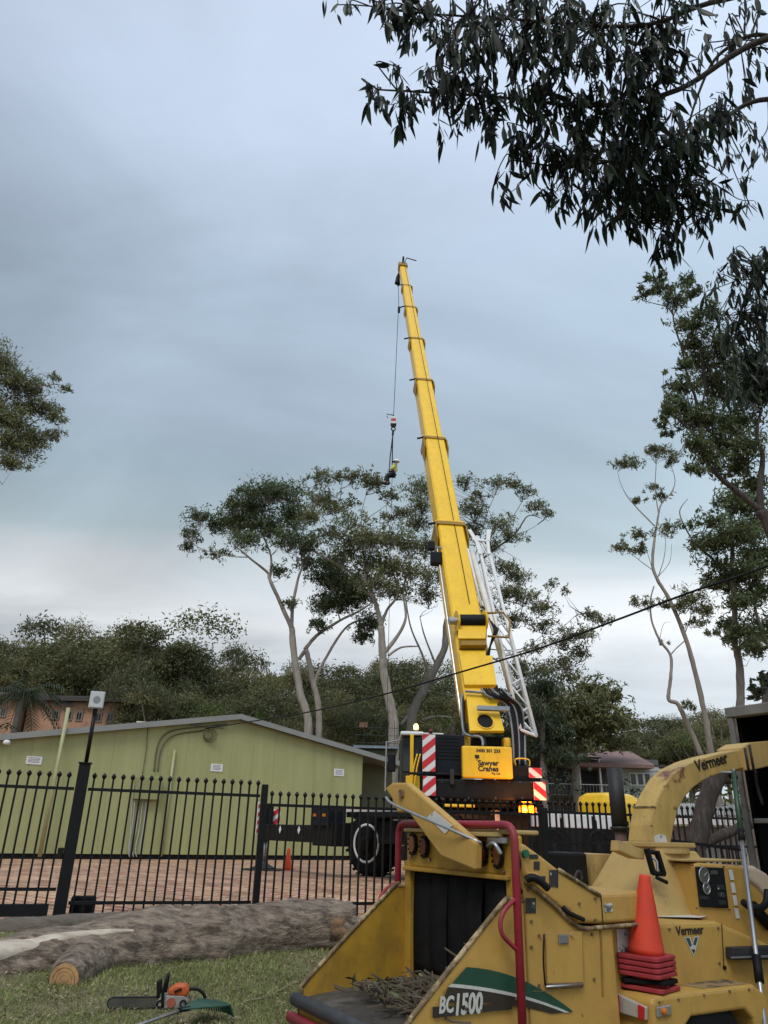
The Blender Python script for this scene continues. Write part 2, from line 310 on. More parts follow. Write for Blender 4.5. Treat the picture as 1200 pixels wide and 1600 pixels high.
# ------------------------------------------------------------------ hall
TH = math.atan(.6); HP = V((0, 30, 0)); hx = V((math.cos(TH), math.sin(TH), 0)); hy = V((-math.sin(TH), math.cos(TH), 0))
hall = empty('hall', HP, TH, 'green metal-clad hall with low gabled roof behind the black fence', 'building')
def hw(px, py, d=0.0):
    p = onP(px, py, HP - hy * d, hy) - HP; return p.dot(hx), p.z
sp, zp = hw(372, 1124); sr, zr = hw(567, 1181); slope = (zp - zr) / (sr - sp); sl = sp - 14.5
def roofz(s): return zp - abs(s - sp) * slope
HG = mat('hall_green', (.335, .35, .155), .55, .12, .8, col2=(.385, .395, .20), thr=(.5, .8), stretch=(3, 3, .35))
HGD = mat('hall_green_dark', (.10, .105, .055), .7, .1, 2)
HROOF = mat('hall_roof', (.25, .26, .25), .5, .12, 2)
s = sl; i = 0
while s < sr - .01:
    e = min(s + .80, sr); pts = [(s + .002, 0, .16), (e - .002, 0, .16), (e - .002, 0, roofz(e))]
    if s < sp < e: pts.append((sp, 0, zp))
    pts.append((s + .002, 0, roofz(s)))
    mb = MB().prism(pts, (0, .05, 0))
    if 0: mb.box((s + .26, -.006, .16), (s + .268, .0, min(roofz(s), roofz(e)) - .02)); mb.box((s + .53, -.006, .16), (s + .538, .0, min(roofz(s), roofz(e)) - .02))
    mb.build('wall_panel', HG, hall, local=True); s = e; i += 1
MB().box((sl, .06, 0), (sr + 3, .5, .5)).build('underfloor_shade', BLK, hall, local=True)  # black strip standing in for the shaded gap under the floor
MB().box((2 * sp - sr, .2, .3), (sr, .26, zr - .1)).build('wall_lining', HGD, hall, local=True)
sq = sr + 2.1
MB().box((sr - .02, 1.2, .1), (sq, 1.26, roofz(sr + .9))).build('side_wall', HGD, hall, local=True)  # back of the recessed bay, its shade put into the dark green
for sgn in (-1, 1):
    e = sp + sgn * (14.6 if sgn < 0 else (sq - sp)); z1 = zp - abs(e - sp) * slope
    MB().prism([(sp, -.22, zp + .06), (sp, -.22, zp + .14), (e, -.22, z1 + .14), (e, -.22, z1 + .06)], (0, 16, 0)).build('roof_slope', HROOF, hall, local=True)
    MB().prism([(sp, -.26, zp + .16), (sp, -.26, zp - .02), (e, -.26, z1 - .02), (e, -.26, z1 + .16)], (0, .035, 0)).build('barge_board', HROOF, hall, local=True)
def wallbox(name, x0, y0, x1, y1, d, m, d0=0.0, bevel=0.0):
    a, za = hw(x0, y0); b, zb = hw(x1, y1)
    return MB().box((min(a, b), -d - d0, min(za, zb)), (max(a, b), -d0 - .006, max(za, zb))).build(name, m, hall, local=True, bevel=bevel)
SGN = mat('sign_white', (.75, .75, .76), .5, .05, 3)
for (x0, y0, x1, y1) in ((42, 1181, 64, 1195), (330, 1193, 347, 1206), (522, 1201, 537, 1213)):
    sg = wallbox('wall_sign', x0, y0, x1, y1, .02, SGN)
    a, za = hw(x0, y0); b, zb = hw(x1, y1)
    for k in range(4):
        z = za + (zb - za) * (.2 + .18 * k); mb = MB(); xx = a + (b - a) * .14
        while xx < b - (b - a) * .2:
            ln = (b - a) * random.uniform(.06, .16); mb.box((xx, -.024, z - .010), (min(xx + ln, b - (b - a) * .12), -.0205, z + .010)); xx += ln + (b - a) * .03
        mb.build('sign_print', GREY, sg, local=True)
HGP = mat('hall_green_fitting', (.26, .275, .12), .5, .1, 3)
wallbox('meter_box', 212, 1215, 247, 1250, .22, HGP, bevel=.01)
CREAM = mat('cream_plastic', (.62, .58, .40), .5, .1, 4)
wallbox('strip_light', 213, 1127, 254, 1134, .12, CREAM, bevel=.01)
PIPE = mat('conduit_grey', (.42, .43, .41), .45, .1, 4); PIPEY = mat('downpipe_olive', (.36, .36, .19), .5, .1, 4)
def wp(px, py, d=.05): s_, z_ = hw(px, py); return V((s_, -d, z_))
def walltube(name, pl, r, m, d=.05, sm=True):
    pts = [wp(x, y, d) for x, y in pl]
    return MB().tube(smoothpts(pts, 4) if sm and len(pts) > 2 else pts, r, 6).build(name, m, hall, local=True, smooth=True)
for x, xb in ((210, 202), (217, 208), (222, 213), (228, 220)):
    walltube('conduit', [(x, 1251), (x - 4, 1290), (xb - 2, 1325), (xb, 1339)], .018, PIPE)
walltube('conduit', [(209, 1225), (206, 1250), (203, 1300), (202, 1335)], .016, PIPE)
walltube('cable', [(240, 1206), (244, 1172), (253, 1152), (272, 1141), (310, 1136), (355, 1132)], .022, HGD)
walltube('cable', [(246, 1206), (250, 1176), (259, 1158), (278, 1147), (312, 1142), (335, 1138)], .022, HGD)
walltube('cable', [(231, 1135), (228, 1170), (222, 1210)], .012, HGD)
for q in range(4):
    cx, cz = hw(324, 1147)
    MB().torus((cx + .02 * q, -.1 - .02 * q, cz - .02 * q), (.2 * (q - 1.5), 1, .15 * q), .17 + .02 * q, .012, 20, 5).build('cable_coil', HGD, hall, local=True, smooth=True)
wallbox('cable_bracket', 298, 1133, 350, 1137, .1, GREY)
walltube('downpipe', [(272, 1172), (250, 1338)], .05, PIPEY, .07)
walltube('vent_pipe', [(104, 1108), (59, 1338)], .06, PIPEY, .33)
walltube('camera_arm', [(-6, 1153), (4, 1154), (8, 1158)], .02, WHT, .15)
MB().lathe(wp(9, 1161, .2), [(.09, -.06), (.11, 0), (.09, .06), (.03, .08)], 14).build('security_camera', WHT, hall, local=True, smooth=True)
# ------------------------------------------------------------------ fences
fd = V((1, .33, 0)).normalized(); FO = V((0, 12.28, 0)); fn = V((-fd.y, fd.x, 0)); FA = math.atan(.33)
def fs(px, py): p = onP(px, py, FO, fn) - FO; return p.dot(fd)
def picket_mesh(h, name='picket'):
    mb = MB(); mb.box((-.0125, -.0125, 0), (.0125, .0125, h - .075))
    prof = [(.015, h - .08), (.030, h - .055), (.034, h - .038), (.022, h - .02), (.003, h)]
    mb.lathe((0, 0, 0), prof, 8)
    me = bpy.data.meshes.new(name); me.from_pydata([tuple(v) for v in mb.v], [], mb.f); me.materials.append(FBL); return me
def fence(s0, s1, ztop, zbot, label, rails, pitch=.128, first=0.06, posts=(), th=.04):
    base = FO + fd * ((s0 + s1) / 2); base.z = gz(base.x, base.y)
    f = empty('picket_fence', base, FA, label, 'fence')
    half = (s1 - s0) / 2; me = picket_mesh(ztop - zbot)
    for z in rails: MB().box((-half, -.02, z - th / 2 - base.z), (half, .02, z + th / 2 - base.z)).build('rail', FBL, f, local=True)
    x = -half + first
    while x < half - .03:
        o = bpy.data.objects.new('picket', me); COL.objects.link(o); o.parent = f; o.location = (x, 0, zbot - base.z); WM[o.name] = WM[f.name]; x += pitch
    for sx, w_, z0, z1 in posts:
        MB().box((sx - (s0 + s1) / 2 - w_ / 2, -w_ / 2 - .024, z0 - base.z), (sx - (s0 + s1) / 2 + w_ / 2, w_ / 2 - .024, z1 - base.z)).build('post', FBL, f, local=True, bevel=.006)
    return f
sA = fs(113, 1310); sB = fs(407, 1310); sC = fs(848, 1290); sD = fs(1000, 1300)
fence(sA - 4.2, sA - .09, 1.66, -.07, 'black spiked sliding gate at the left end of the fence', (1.44, .20), posts=(), first=.05)
# gate's deep bottom beam
gate = bpy.data.objects['picket_fence']
MB().box((-2.05, -.045, -.11 - gate.location.z), (2.0, .045, .03 - gate.location.z)).build('bottom_beam', FBL, gate, local=True)
fence(sA + .09, sB - .06, 1.66, -.13, 'black spiked fence panel between the gate post and the thinner post', (1.44, .04), posts=((sB, .09, -.2, 1.60),))
fence(sB + .06, sC - .08, 1.52, -.14, 'black spiked fence running behind the wood chipper, one step lower', (1.32, .02), pitch=.126)
fence(sC + .08, sD + 5, 1.55, -.2, 'black spiked fence panel behind the chipper hood, right of the beacon', (1.36, .9, .0), pitch=.122, posts=((sC, .12, -.3, 1.42),))
p = FO + fd * sA - fn * .03; gp = empty('gate_post', (p.x, p.y, -.25), FA, 'thick square black gate post carrying a floodlight pole', 'post')
MB().box((-.075, -.075, -.1), (.075, .075, 2.02)).build('shaft', FBL, gp, local=True, bevel=.008)
MB().box((-.09, -.09, 2.02), (.09, .09, 2.035)).build('cap', FBL, gp, local=True)
MB().box((-.15, -.10, .82), (-.08, .02, .95)).build('latch_box', FBL, gp, local=True, bevel=.01)
lp = empty('floodlight', (p.x, p.y + .02, 1.785), FA, 'grey square floodlight on a thin black pole above the gate post', 'floodlight')
t = atY(138, 1094, p.y)
MB().tube([(0, 0, 0), (0, 0, t.z - 1.785 - .1)], .028, 10).build('pole', FBL, lp, local=True, smooth=True)
hz = t.z - 1.785
MB().box((-.10, -.09, hz - .12), (.10, -.02, hz + .12)).build('housing', mat('flood_grey', (.42, .43, .44), .45, .1, 6), lp, local=True, bevel=.012)
MB().box((-.088, -.096, hz - .105), (.088, -.091, hz + .105)).build('glass', mat('flood_glass', (.50, .52, .54), .3, .05, 6), lp, local=True)
MB().lathe((0, -.097, hz), [(.05, -.001), (.05, .004)], 20, (0, -1, 0)).build('lamp_disc', GREY, lp, local=True)
MB().box((-.03, -.03, hz - .2), (.03, .03, hz - .08)).build('bracket', FBL, lp, local=True)
q = FO + fd * fs(128, 1420) + fn * .22
gm = empty('gate_motor', (q.x, q.y, gz(q.x, q.y)), FA, 'small black gate motor box on the ground beside the gate post', 'gate motor')
MB().box((-.16, -.12, .0), (.16, .12, .30)).build('housing', RUB, gm, local=True, bevel=.03)
MB().box((-.22, -.15, .0), (.22, .15, .06)).build('base_plate', BLK, gm, local=True, bevel=.006)
MB().box((-.05, -.125, .08), (.05, -.121, .16)).build('access_cover', BLK, gm, local=True)
# low fence by the leaning tree, right
lf = empty('low_fence', (0, 0, 0), 0, 'low black railing at the foot of the dark leaning tree', 'fence')
A = atY(1040, 1312, 11.5); B = atY(1165, 1329, 11.2); zb = A.z - .95
d = (B - A); MB().beam(A, B, .03, .04).build('rail', FBL, lf); MB().beam(A - V((0, 0, .85)), B - V((0, 0, .85)), .03, .04).build('rail', FBL, lf)
for k in range(12):
    P_ = A + d * ((k + .5) / 12); MB().box((P_.x - .008, P_.y - .008, zb), (P_.x + .008, P_.y + .008, P_.z)).build('baluster', FBL, lf)
# ================================================================== TREES
BARKP = mat('bark_pale', (.30, .265, .225), .8, .28, 1.6, col2=(.16, .125, .10), thr=(.50, .72), bump=.3, bscale=12, stretch=(3, 3, .5))
BARKG = mat('bark_grey', (.20, .18, .155), .85, .3, 2.5, col2=(.10, .085, .07), thr=(.48, .7), bump=.4, bscale=12, stretch=(3, 3, .5))
BARKD = mat('bark_dark', (.052, .040, .034), .9, .4, 4, col2=(.10, .085, .075), thr=(.5, .66), bump=1.0, bscale=14, stretch=(5, 5, .45))
TWIG = mat('twig', (.075, .062, .052), .85, .3, 5)
def leafmat(nm, c, isl=.45, tr=.25): return mat(nm, c, .5, .25, .35, island=isl, trans=tr, spec=.35)
LA = leafmat('gum_leaf_olive', (.175, .182, .080), .5, .35); LB = leafmat('gum_leaf_green', (.120, .148, .066), .5, .35); LC = leafmat('gum_leaf_dark', (.070, .090, .050), .5, .3)
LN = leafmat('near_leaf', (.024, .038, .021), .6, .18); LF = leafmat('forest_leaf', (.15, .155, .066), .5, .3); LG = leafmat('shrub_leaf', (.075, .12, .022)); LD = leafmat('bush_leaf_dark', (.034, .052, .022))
def nearest(pts, c):
    d = ((pts - c) ** 2).sum(1); return pts[d.argmin()]
def clump_points(c, R, n, tuft=9, spread=.16, flat=.35):
    nt_ = max(3, int(n / tuft)); u = unit(rng.normal(size=(nt_, 3)))
    u[:, 2] = np.where(u[:, 2] < -flat, -u[:, 2] * .4, u[:, 2])
    rr = rng.uniform(.12, 1, size=(nt_, 1)) ** .7
    # lumpy outline
    lump = 1 + .22 * np.sin(u[:, :1] * 5 + c[0]) * np.cos(u[:, 2:] * 4 + c[2]) + .14 * rng.normal(size=(nt_, 1))
    T = c + u * rr * lump * R
    idx = rng.integers(0, nt_, n)
    P = T[idx] + rng.normal(size=(n, 3)) * spread * R.mean()
    return T, P
def crown(P, L, Wd, droop=.35):
    n = len(P); d = unit(rng.normal(size=(n, 3)) + np.array([0, 0, -droop])); nr = unit(rng.normal(size=(n, 3)) + np.array([0, 0, .5]))
    l = L * rng.uniform(.6, 1.3, n); wd = Wd * rng.uniform(.7, 1.3, n)
    return leafquads(P, d, nr, l, wd)
def twigtubes(mb, src, dst, r, n=3, sag=.12):
    src, dst = V(src), V(dst); m = (src + dst) / 2; ln = (dst - src).length
    m += V(rng.normal(size=3) * sag * ln) + V((0, 0, -.05 * ln))
    mb.tube([src, m, dst], [r, r * .6, r * .25], n, caps=False)
def tree(name, label, cat, Y, limbs, clumps, leaf, bark, L=.26, Wd=.07, dens=1.0, dY=1.0, ground=True, twigr=.02, group=None, tuft=11, spread=.13, twfrac=.40, flat=.35, droop=.35, knob=.0, ox=0, oy=0, sc=1.0, thick=1.0, tk=1.0, cs=1.0):
    X = lambda px, py: (ox + px / sc, oy + py / sc)
    mb = MB(); allp = []
    b = None
    for li, (pl, ra, rb) in enumerate(limbs):
        pts = []; ra *= tk; rb *= tk
        for k, q in enumerate(pl):
            yy = Y + (q[2] if len(q) > 2 else 0); x_, y_ = X(q[0], q[1]); pts.append(atY(x_, y_, yy))
        if li == 0 and ground:
            p0 = pts[0]; pts = [V((p0.x, p0.y, gz(p0.x, p0.y) - .1))] + pts
        if li == 0: b = pts[0].copy()
        sp_ = smoothpts(pts, 6); n = len(sp_)
        rs = [(ra + (rb - ra) * (i / (n - 1)) ** .85) * (1 + .05 * math.sin(i * 1.3 + li) + knob * random.uniform(-1, 1)) for i in range(n)]
        sp_ = [p + V((random.uniform(-1, 1), random.uniform(-1, 1), 0)) * (rs[i] * .10 if 0 < i else 0) for i, p in enumerate(sp_)]
        mb.tube(sp_, rs, 9 if ra > .08 else 6); allp += [np.array(p) for p in sp_]
    root = empty(name, (b.x, b.y, b.z + (.1 if ground else 0)), 0, label, cat, group)
    mb.build('trunk', bark, root, smooth=True)
    allp = np.array(allp); tw = MB(); quads = []
    for q in clumps:
        cx, cy, rx, ry = q[:4]; rx *= cs; ry *= cs; dn = q[4] if len(q) > 4 else 1.0; off = q[5] if len(q) > 5 else rng.uniform(-dY, dY)
        x_, y_ = X(cx, cy); c = np.array(atY(x_, y_, Y + off)); k = (V(c) - CAM).dot(fw) / FPX / sc
        R = np.array([rx * k, (rx + ry) * .5 * k * thick, ry * k * 1.1])
        n = int(dens * dn * 33.0 * (rx * k) * (ry * k) / (L * Wd))
        T, P = clump_points(c, R, n, tuft, spread, flat)
        quads.append(crown(P, L, Wd, droop))
        anc = nearest(allp, c - np.array([0, 0, R[2] * .5]))
        hub = c - np.array([0, 0, R[2] * .45]) + rng.normal(size=3) * .1 * R
        twigtubes(tw, anc, hub, twigr * 1.6, 4)
        m_ = max(3, int(len(T) * twfrac))
        for tt in T[rng.choice(len(T), min(m_, len(T), 40), replace=False)]: twigtubes(tw, hub if rng.random() < .75 else nearest(allp, tt), tt, twigr)
    tw.build('twigs', TWIG if bark is not BARKP else BARKG, root)['kind'] = 'stuff'
    vs = np.concatenate(quads); o = fastmesh('crown', vs, quadidx(len(vs) // 4), leaf, root)
    return root
# --- tall gums behind the hall (traced in a 2.727x window at 260,700)
Z4 = dict(ox=260, oy=700, sc=2.727, tk=.74, cs=1.16)
tree('gum_tree', 'tall pale-trunked gum with a spreading crown, leftmost behind the hall', 'tree', 41,
     [([(605, 1200), (570, 1050), (545, 880), (535, 770)], .33, .24), ([(535, 770), (490, 670), (440, 560, -.5), (430, 530), (350, 465, -1), (280, 405, -1.5)], .20, .05),
      ([(535, 770), (537, 680), (560, 560), (578, 495), (560, 380, 1), (520, 260, 1)], .16, .03), ([(440, 560), (445, 460, .6), (400, 330, .8), (420, 230, .8)], .12, .03),
      ([(350, 465, -1), (260, 460, -1.5), (150, 430, -1.8), (110, 400, -1.8)], .05, .02), ([(490, 670), (520, 660), (535, 650)], .04, .02)],
     [(140, 300, 62, 50), (105, 380, 46, 42), (90, 425, 36, 28), (215, 340, 60, 50), (300, 330, 95, 85), (370, 270, 90, 70), (430, 200, 110, 55), (500, 200, 90, 60), (330, 400, 80, 60), (430, 350, 95, 80), (540, 300, 80, 90), (520, 400, 80, 70), (600, 430, 60, 80), (590, 500, 45, 45), (485, 535, 42, 42), (530, 670, 40, 36), (215, 455, 60, 26), (350, 200, 60, 40), (300, 250, 60, 50)],
     LB, BARKP, dens=.42, **Z4)
tree('gum_tree', 'gum leaning right with dark foliage, second behind the hall', 'tree', 42.5,
     [([(650, 1200), (640, 1060), (625, 1000), (600, 880), (590, 860)], .26, .2), ([(590, 860), (640, 800), (740, 735), (830, 690), (900, 640)], .17, .05),
      ([(630, 1010), (660, 930), (760, 770), (850, 725), (900, 700)], .15, .04), ([(565, 900), (590, 865), (600, 850)], .15, .14), ([(740, 735), (720, 650), (700, 580)], .07, .03)],
     [(700, 560, 90, 75), (760, 600, 90, 75), (670, 680, 65, 60), (650, 755, 45, 40), (740, 670, 85, 65), (820, 640, 70, 60), (870, 760, 55, 60), (840, 810, 40, 45), (700, 500, 70, 45)],
     LB, BARKP, dens=.62, **Z4)
tree('gum_tree', 'big forked gum with pale limbs directly left of the crane boom', 'tree', 39,
     [([(968, 1215), (950, 1080), (925, 950), (922, 880), (915, 760)], .40, .25), ([(915, 760), (890, 660), (850, 570), (800, 540, 1), (700, 480, 1.5), (610, 430, 2), (560, 400, 2)], .2, .04),
      ([(922, 880), (985, 800), (1020, 720), (1010, 600), (1040, 480)], .17, .04), ([(915, 760), (940, 690), (985, 620), (960, 500), (930, 380)], .14, .03),
      ([(850, 570), (840, 450), (800, 330), (740, 220)], .1, .02), ([(840, 450), (830, 300), (850, 200)], .06, .02), ([(840, 310), (900, 270), (940, 240)], .04, .015), ([(740, 220), (690, 190), (640, 140)], .04, .015), ([(740, 220), (745, 180), (750, 130)], .035, .015), ([(945, 885), (1000, 850), (1070, 845)], .1, .05)],
     [(640, 130, 50, 35), (710, 130, 60, 35), (790, 125, 70, 38), (860, 150, 60, 40), (640, 220, 70, 50), (700, 260, 75, 55), (900, 160, 50, 45), (780, 320, 80, 55, .8), (800, 400, 90, 70), (880, 400, 90, 70), (960, 400, 85, 60), (1030, 430, 70, 60), (760, 460, 80, 60), (860, 490, 90, 70), (950, 520, 90, 70), (1040, 540, 70, 70), (900, 590, 90, 70), (980, 620, 80, 60), (620, 300, 60, 60), (690, 380, 60, 50), (780, 235, 40, 26), (960, 210, 46, 34), (1000, 280, 60, 40), (940, 300, 46, 30), (840, 560, 70, 50)],
     LA, BARKP, dens=.34, **Z4)
tree('gum_tree', 'wide gum behind the crane boom with branches reaching right past the jib', 'tree', 44,
     [([(1040, 1200), (1090, 1040), (1150, 930), (1185, 850), (1195, 740), (1240, 600)], .42, .22), ([(1100, 1010), (1160, 990), (1220, 960)], .1, .06), ([(1090, 1040), (1050, 1120), (1000, 1180)], .2, .16), ([(1090, 1160), (1150, 1145), (1230, 1150)], .13, .08),
      ([(1120, 970), (1090, 880), (1040, 760), (1020, 640)], .12, .04), ([(1150, 930), (1100, 800), (1080, 720)], .1, .03),
      ([(1240, 600), (1340, 480, 1), (1480, 370, 1), (1540, 290, 1), (1600, 300, 1)], .14, .03), ([(1340, 480, 1), (1400, 350), (1470, 300), (1520, 220)], .07, .02), ([(1300, 520), (1360, 300), (1400, 200)], .06, .02),
      ([(1195, 800), (1400, 900, -1), (1550, 960, -1), (1700, 940, -1)], .12, .02), ([(1400, 900, -1), (1600, 830, -1), (1760, 700, -1)], .06, .02), ([(1300, 850), (1500, 860), (1600, 800)], .06, .02), ([(1240, 600), (1400, 640), (1560, 680)], .06, .02),
      ([(1560, 960, -1), (1640, 880, -1), (1700, 760, -1)], .035, .012), ([(1500, 370, 1), (1560, 340, 1), (1620, 300, 1)], .03, .01)],
     [(1070, 180, 75, 55), (1090, 250, 65, 55), (1060, 330, 70, 60), (1100, 430, 60, 60), (1130, 560, 60, 70), (1110, 640, 60, 60),
      (1275, 155, 58, 36), (1330, 210, 42, 34), (1410, 150, 60, 34), (1480, 160, 50, 34), (1530, 185, 50, 34), (1570, 250, 56, 36), (1620, 285, 40, 28), (1420, 330, 85, 40), (1470, 385, 70, 36), (1300, 270, 70, 55), (1290, 360, 60, 50), (1390, 420, 60, 40),
      (1440, 520, 80, 50), (1500, 560, 60, 40), (1520, 640, 85, 52), (1590, 690, 70, 45), (1450, 620, 60, 50), (1480, 740, 70, 50), (1600, 760, 70, 42), (1850, 740, 56, 36), (1800, 715, 40, 34), (1770, 800, 70, 45), (1690, 830, 70, 45), (1760, 880, 60, 45), (1700, 930, 70, 50), (1720, 990, 55, 40), (1640, 590, 30, 34, .7), (1700, 610, 34, 30, .6), (1560, 860, 50, 36), (1600, 960, 70, 55), (1500, 960, 70, 80), (1540, 1060, 70, 60), (1220, 460, 60, 60), (1280, 600, 60, 60), (1380, 700, 60, 70)],
     LA, BARKG, dens=.33, **Z4)
# --- left edge
tree('gum_tree', 'gum crown poking in at the left edge of the sky', 'tree', 26,
     [([(-190, 1300), (-180, 1000), (-120, 850), (-40, 740), (10, 690), (60, 655)], .35, .03), ([(-40, 740), (-10, 650), (30, 612), (90, 600)], .1, .015), ([(-10, 650), (20, 662), (70, 655)], .05, .01), ([(10, 690), (60, 690), (95, 675)], .04, .01), ([(-120, 850), (-60, 660), (-20, 570)], .12, .03)],
     [(-5, 575, 26, 32), (22, 600, 26, 22), (50, 612, 24, 20), (40, 640, 28, 16), (70, 640, 24, 14), (88, 655, 14, 14), (10, 660, 34, 28), (20, 700, 38, 30), (50, 690, 24, 22), (15, 725, 24, 16), (82, 682, 18, 13, .7), (85, 592, 9, 9, .7), (102, 610, 9, 10, .7), (-30, 640, 36, 50), (-30, 560, 30, 30)],
     LA, BARKG, L=.2, Wd=.045, dens=.55, dY=.8, twigr=.010, tk=.7, cs=1.2)
# --- right: thin gum with two bare stems (3.2x window at 940,700)
Z3 = dict(ox=940, oy=700, sc=3.2)
tree('gum_tree', 'thin bare gum with two pale stems right of the house roof', 'tree', 23,
     [([(548, 1540), (520, 1350), (470, 1130), (420, 950), (340, 760), (280, 660), (255, 580), (265, 450)], .17, .07), ([(265, 450), (285, 330), (300, 280), (350, 220), (367, 160), (345, 80)], .06, .012),
      ([(500, 1540), (430, 1380), (380, 1280), (335, 1255), (345, 1150), (345, 1040), (290, 960), (250, 860), (245, 760), (262, 690)], .14, .03), ([(345, 1035), (370, 1005), (415, 965)], .035, .03),
      ([(265, 390), (150, 270), (100, 190), (80, 120)], .04, .01), ([(285, 330), (268, 200), (272, 60), (250, -10)], .035, .008), ([(280, 650), (310, 560), (320, 470), (310, 440)], .03, .008), ([(285, 640), (340, 570), (350, 480)], .025, .008), ([(255, 610), (200, 570), (150, 530), (100, 500)], .025, .008), ([(252, 600), (215, 480), (190, 440)], .02, .006), ([(415, 930), (440, 860), (450, 800)], .03, .01), ([(440, 900), (500, 880), (540, 850)], .02, .008), ([(345, 760), (400, 730), (460, 670)], .02, .006), ([(290, 960), (310, 880), (350, 870)], .018, .006)],
     [(135, 80, 58, 30, .8), (95, 90, 30, 22, .6), (180, 262, 34, 26, .6), (310, 30, 60, 36, .55), (250, 20, 36, 40, .5), (350, 70, 36, 40, .5), (300, 250, 40, 30, .6), (100, 505, 42, 34, .7), (180, 440, 52, 30, .6), (190, 520, 44, 30, .6), (340, 415, 52, 40, .6), (210, 780, 56, 32, .6), (440, 770, 70, 44, .7), (520, 820, 66, 44, .6), (400, 800, 40, 40, .6), (540, 930, 36, 22, .6), (310, 790, 40, 34, .5), (430, 1300, 36, 26, .7), (240, 205, 36, 26, .5), (470, 880, 60, 30, .5), (310, 970, 26, 14, .5)],
     LA, BARKP, L=.17, Wd=.035, dens=.70, dY=.5, twigr=.006, tk=.60, cs=1.3, **Z3)
# --- right: gum with a pale upright trunk
tree('gum_tree', 'pale straight-trunked gum rising above the chip truck box', 'tree', 19,
     [([(700, 1500), (695, 1290), (690, 1080), (665, 970), (665, 800), (650, 640), (655, 450), (640, 300)], .17, .05), ([(650, 650), (560, 560), (480, 490), (430, 420), (390, 320), (430, 255)], .06, .01), ([(690, 1000), (780, 900), (850, 820)], .06, .03), ([(655, 500), (720, 430), (800, 380)], .05, .02), ([(860, 1060), (780, 850), (765, 760), (790, 700)], .06, .04), ([(660, 700), (720, 640), (780, 580)], .05, .02)],
     [(640, 890, 52, 50), (700, 940, 70, 60), (640, 960, 36, 34), (760, 1010, 60, 52), (800, 930, 60, 80), (620, 680, 90, 55), (560, 690, 50, 36), (720, 640, 90, 80), (580, 500, 90, 55), (520, 480, 50, 36), (690, 440, 100, 70), (790, 560, 80, 110), (560, 375, 60, 40), (640, 280, 64, 55), (450, 400, 34, 30, .7), (460, 500, 26, 20, .6), (720, 300, 80, 80), (800, 400, 80, 80), (590, 600, 60, 40), (700, 780, 70, 60), (780, 740, 70, 70)],
     LB, BARKG, L=.17, Wd=.042, dens=.55, dY=.7, twigr=.007, tk=.8, cs=1.5, **Z3)
tree('shrub_tree', 'dark leafy bush showing over the top rail of the chip truck box', 'tree', 16.5,
     [([(820, 1500), (815, 1300), (800, 1200)], .08, .03)], [(790, 1220, 62, 40), (820, 1170, 60, 50), (860, 1210, 70, 70), (760, 1250, 40, 24)], LC, BARKG, L=.2, Wd=.07, dens=.9, dY=.3, twigr=.01, **Z3)
# --- right: the big dark tree leaning behind the chute, crown at the right edge (4.21x window at 940,380)
Z2 = dict(ox=940, oy=380, sc=4.21)
tree('gum_tree', 'big gum with dark leaning trunk behind the chute and heavy crown at right edge', 'tree', 13.5,
     [([(620, 4080), (650, 3840), (700, 3640), (780, 3480), (900, 3330), (1100, 3050), (1230, 2600), (1150, 2000), (1050, 1760)], .205, .13),
      ([(1050, 1760), (900, 1640), (780, 1540), (700, 1450), (620, 1280), (540, 1190), (470, 1130)], .085, .02), ([(700, 1450), (640, 1180), (620, 1030), (560, 850), (530, 700), (480, 540), (465, 400), (460, 290)], .05, .01), ([(1050, 1760), (1040, 1600), (1060, 1400), (1020, 1250), (1050, 1100)], .09, .03),
      ([(640, 3960), (780, 3900), (900, 3850), (1050, 3800)], .10, .09), ([(470, 470), (430, 420), (360, 400), (280, 380)], .02, .008), ([(650, 1100), (680, 950), (650, 750), (660, 600)], .03, .01)],
     [(350, 240, 60, 44), (290, 330, 56, 50, .8), (410, 300, 70, 50), (480, 390, 80, 60), (560, 260, 60, 60, .8), (620, 330, 70, 50), (700, 470, 90, 70), (600, 560, 100, 70), (540, 540, 60, 50), (600, 680, 80, 70), (640, 800, 80, 90), (560, 800, 50, 60), (540, 950, 80, 70), (470, 950, 46, 46), (430, 1110, 70, 70), (400, 1190, 46, 46), (520, 1080, 90, 80), (600, 1180, 110, 90), (720, 1180, 110, 100), (430, 1260, 46, 30), (620, 1330, 80, 80), (700, 1420, 90, 80), (800, 1330, 110, 110), (950, 1380, 100, 120), (620, 1500, 70, 50), (860, 1500, 110, 90), (900, 1200, 110, 110), (1010, 1040, 110, 110), (800, 1000, 110, 110), (720, 900, 90, 90), (780, 700, 110, 120), (410, 850, 26, 26, .6), (900, 850, 120, 120), (1000, 1600, 90, 80)],
     LB, BARKD, L=.15, Wd=.036, dens=.60, dY=.8, twigr=.006, droop=.9, tk=.88, cs=1.34, **Z2)
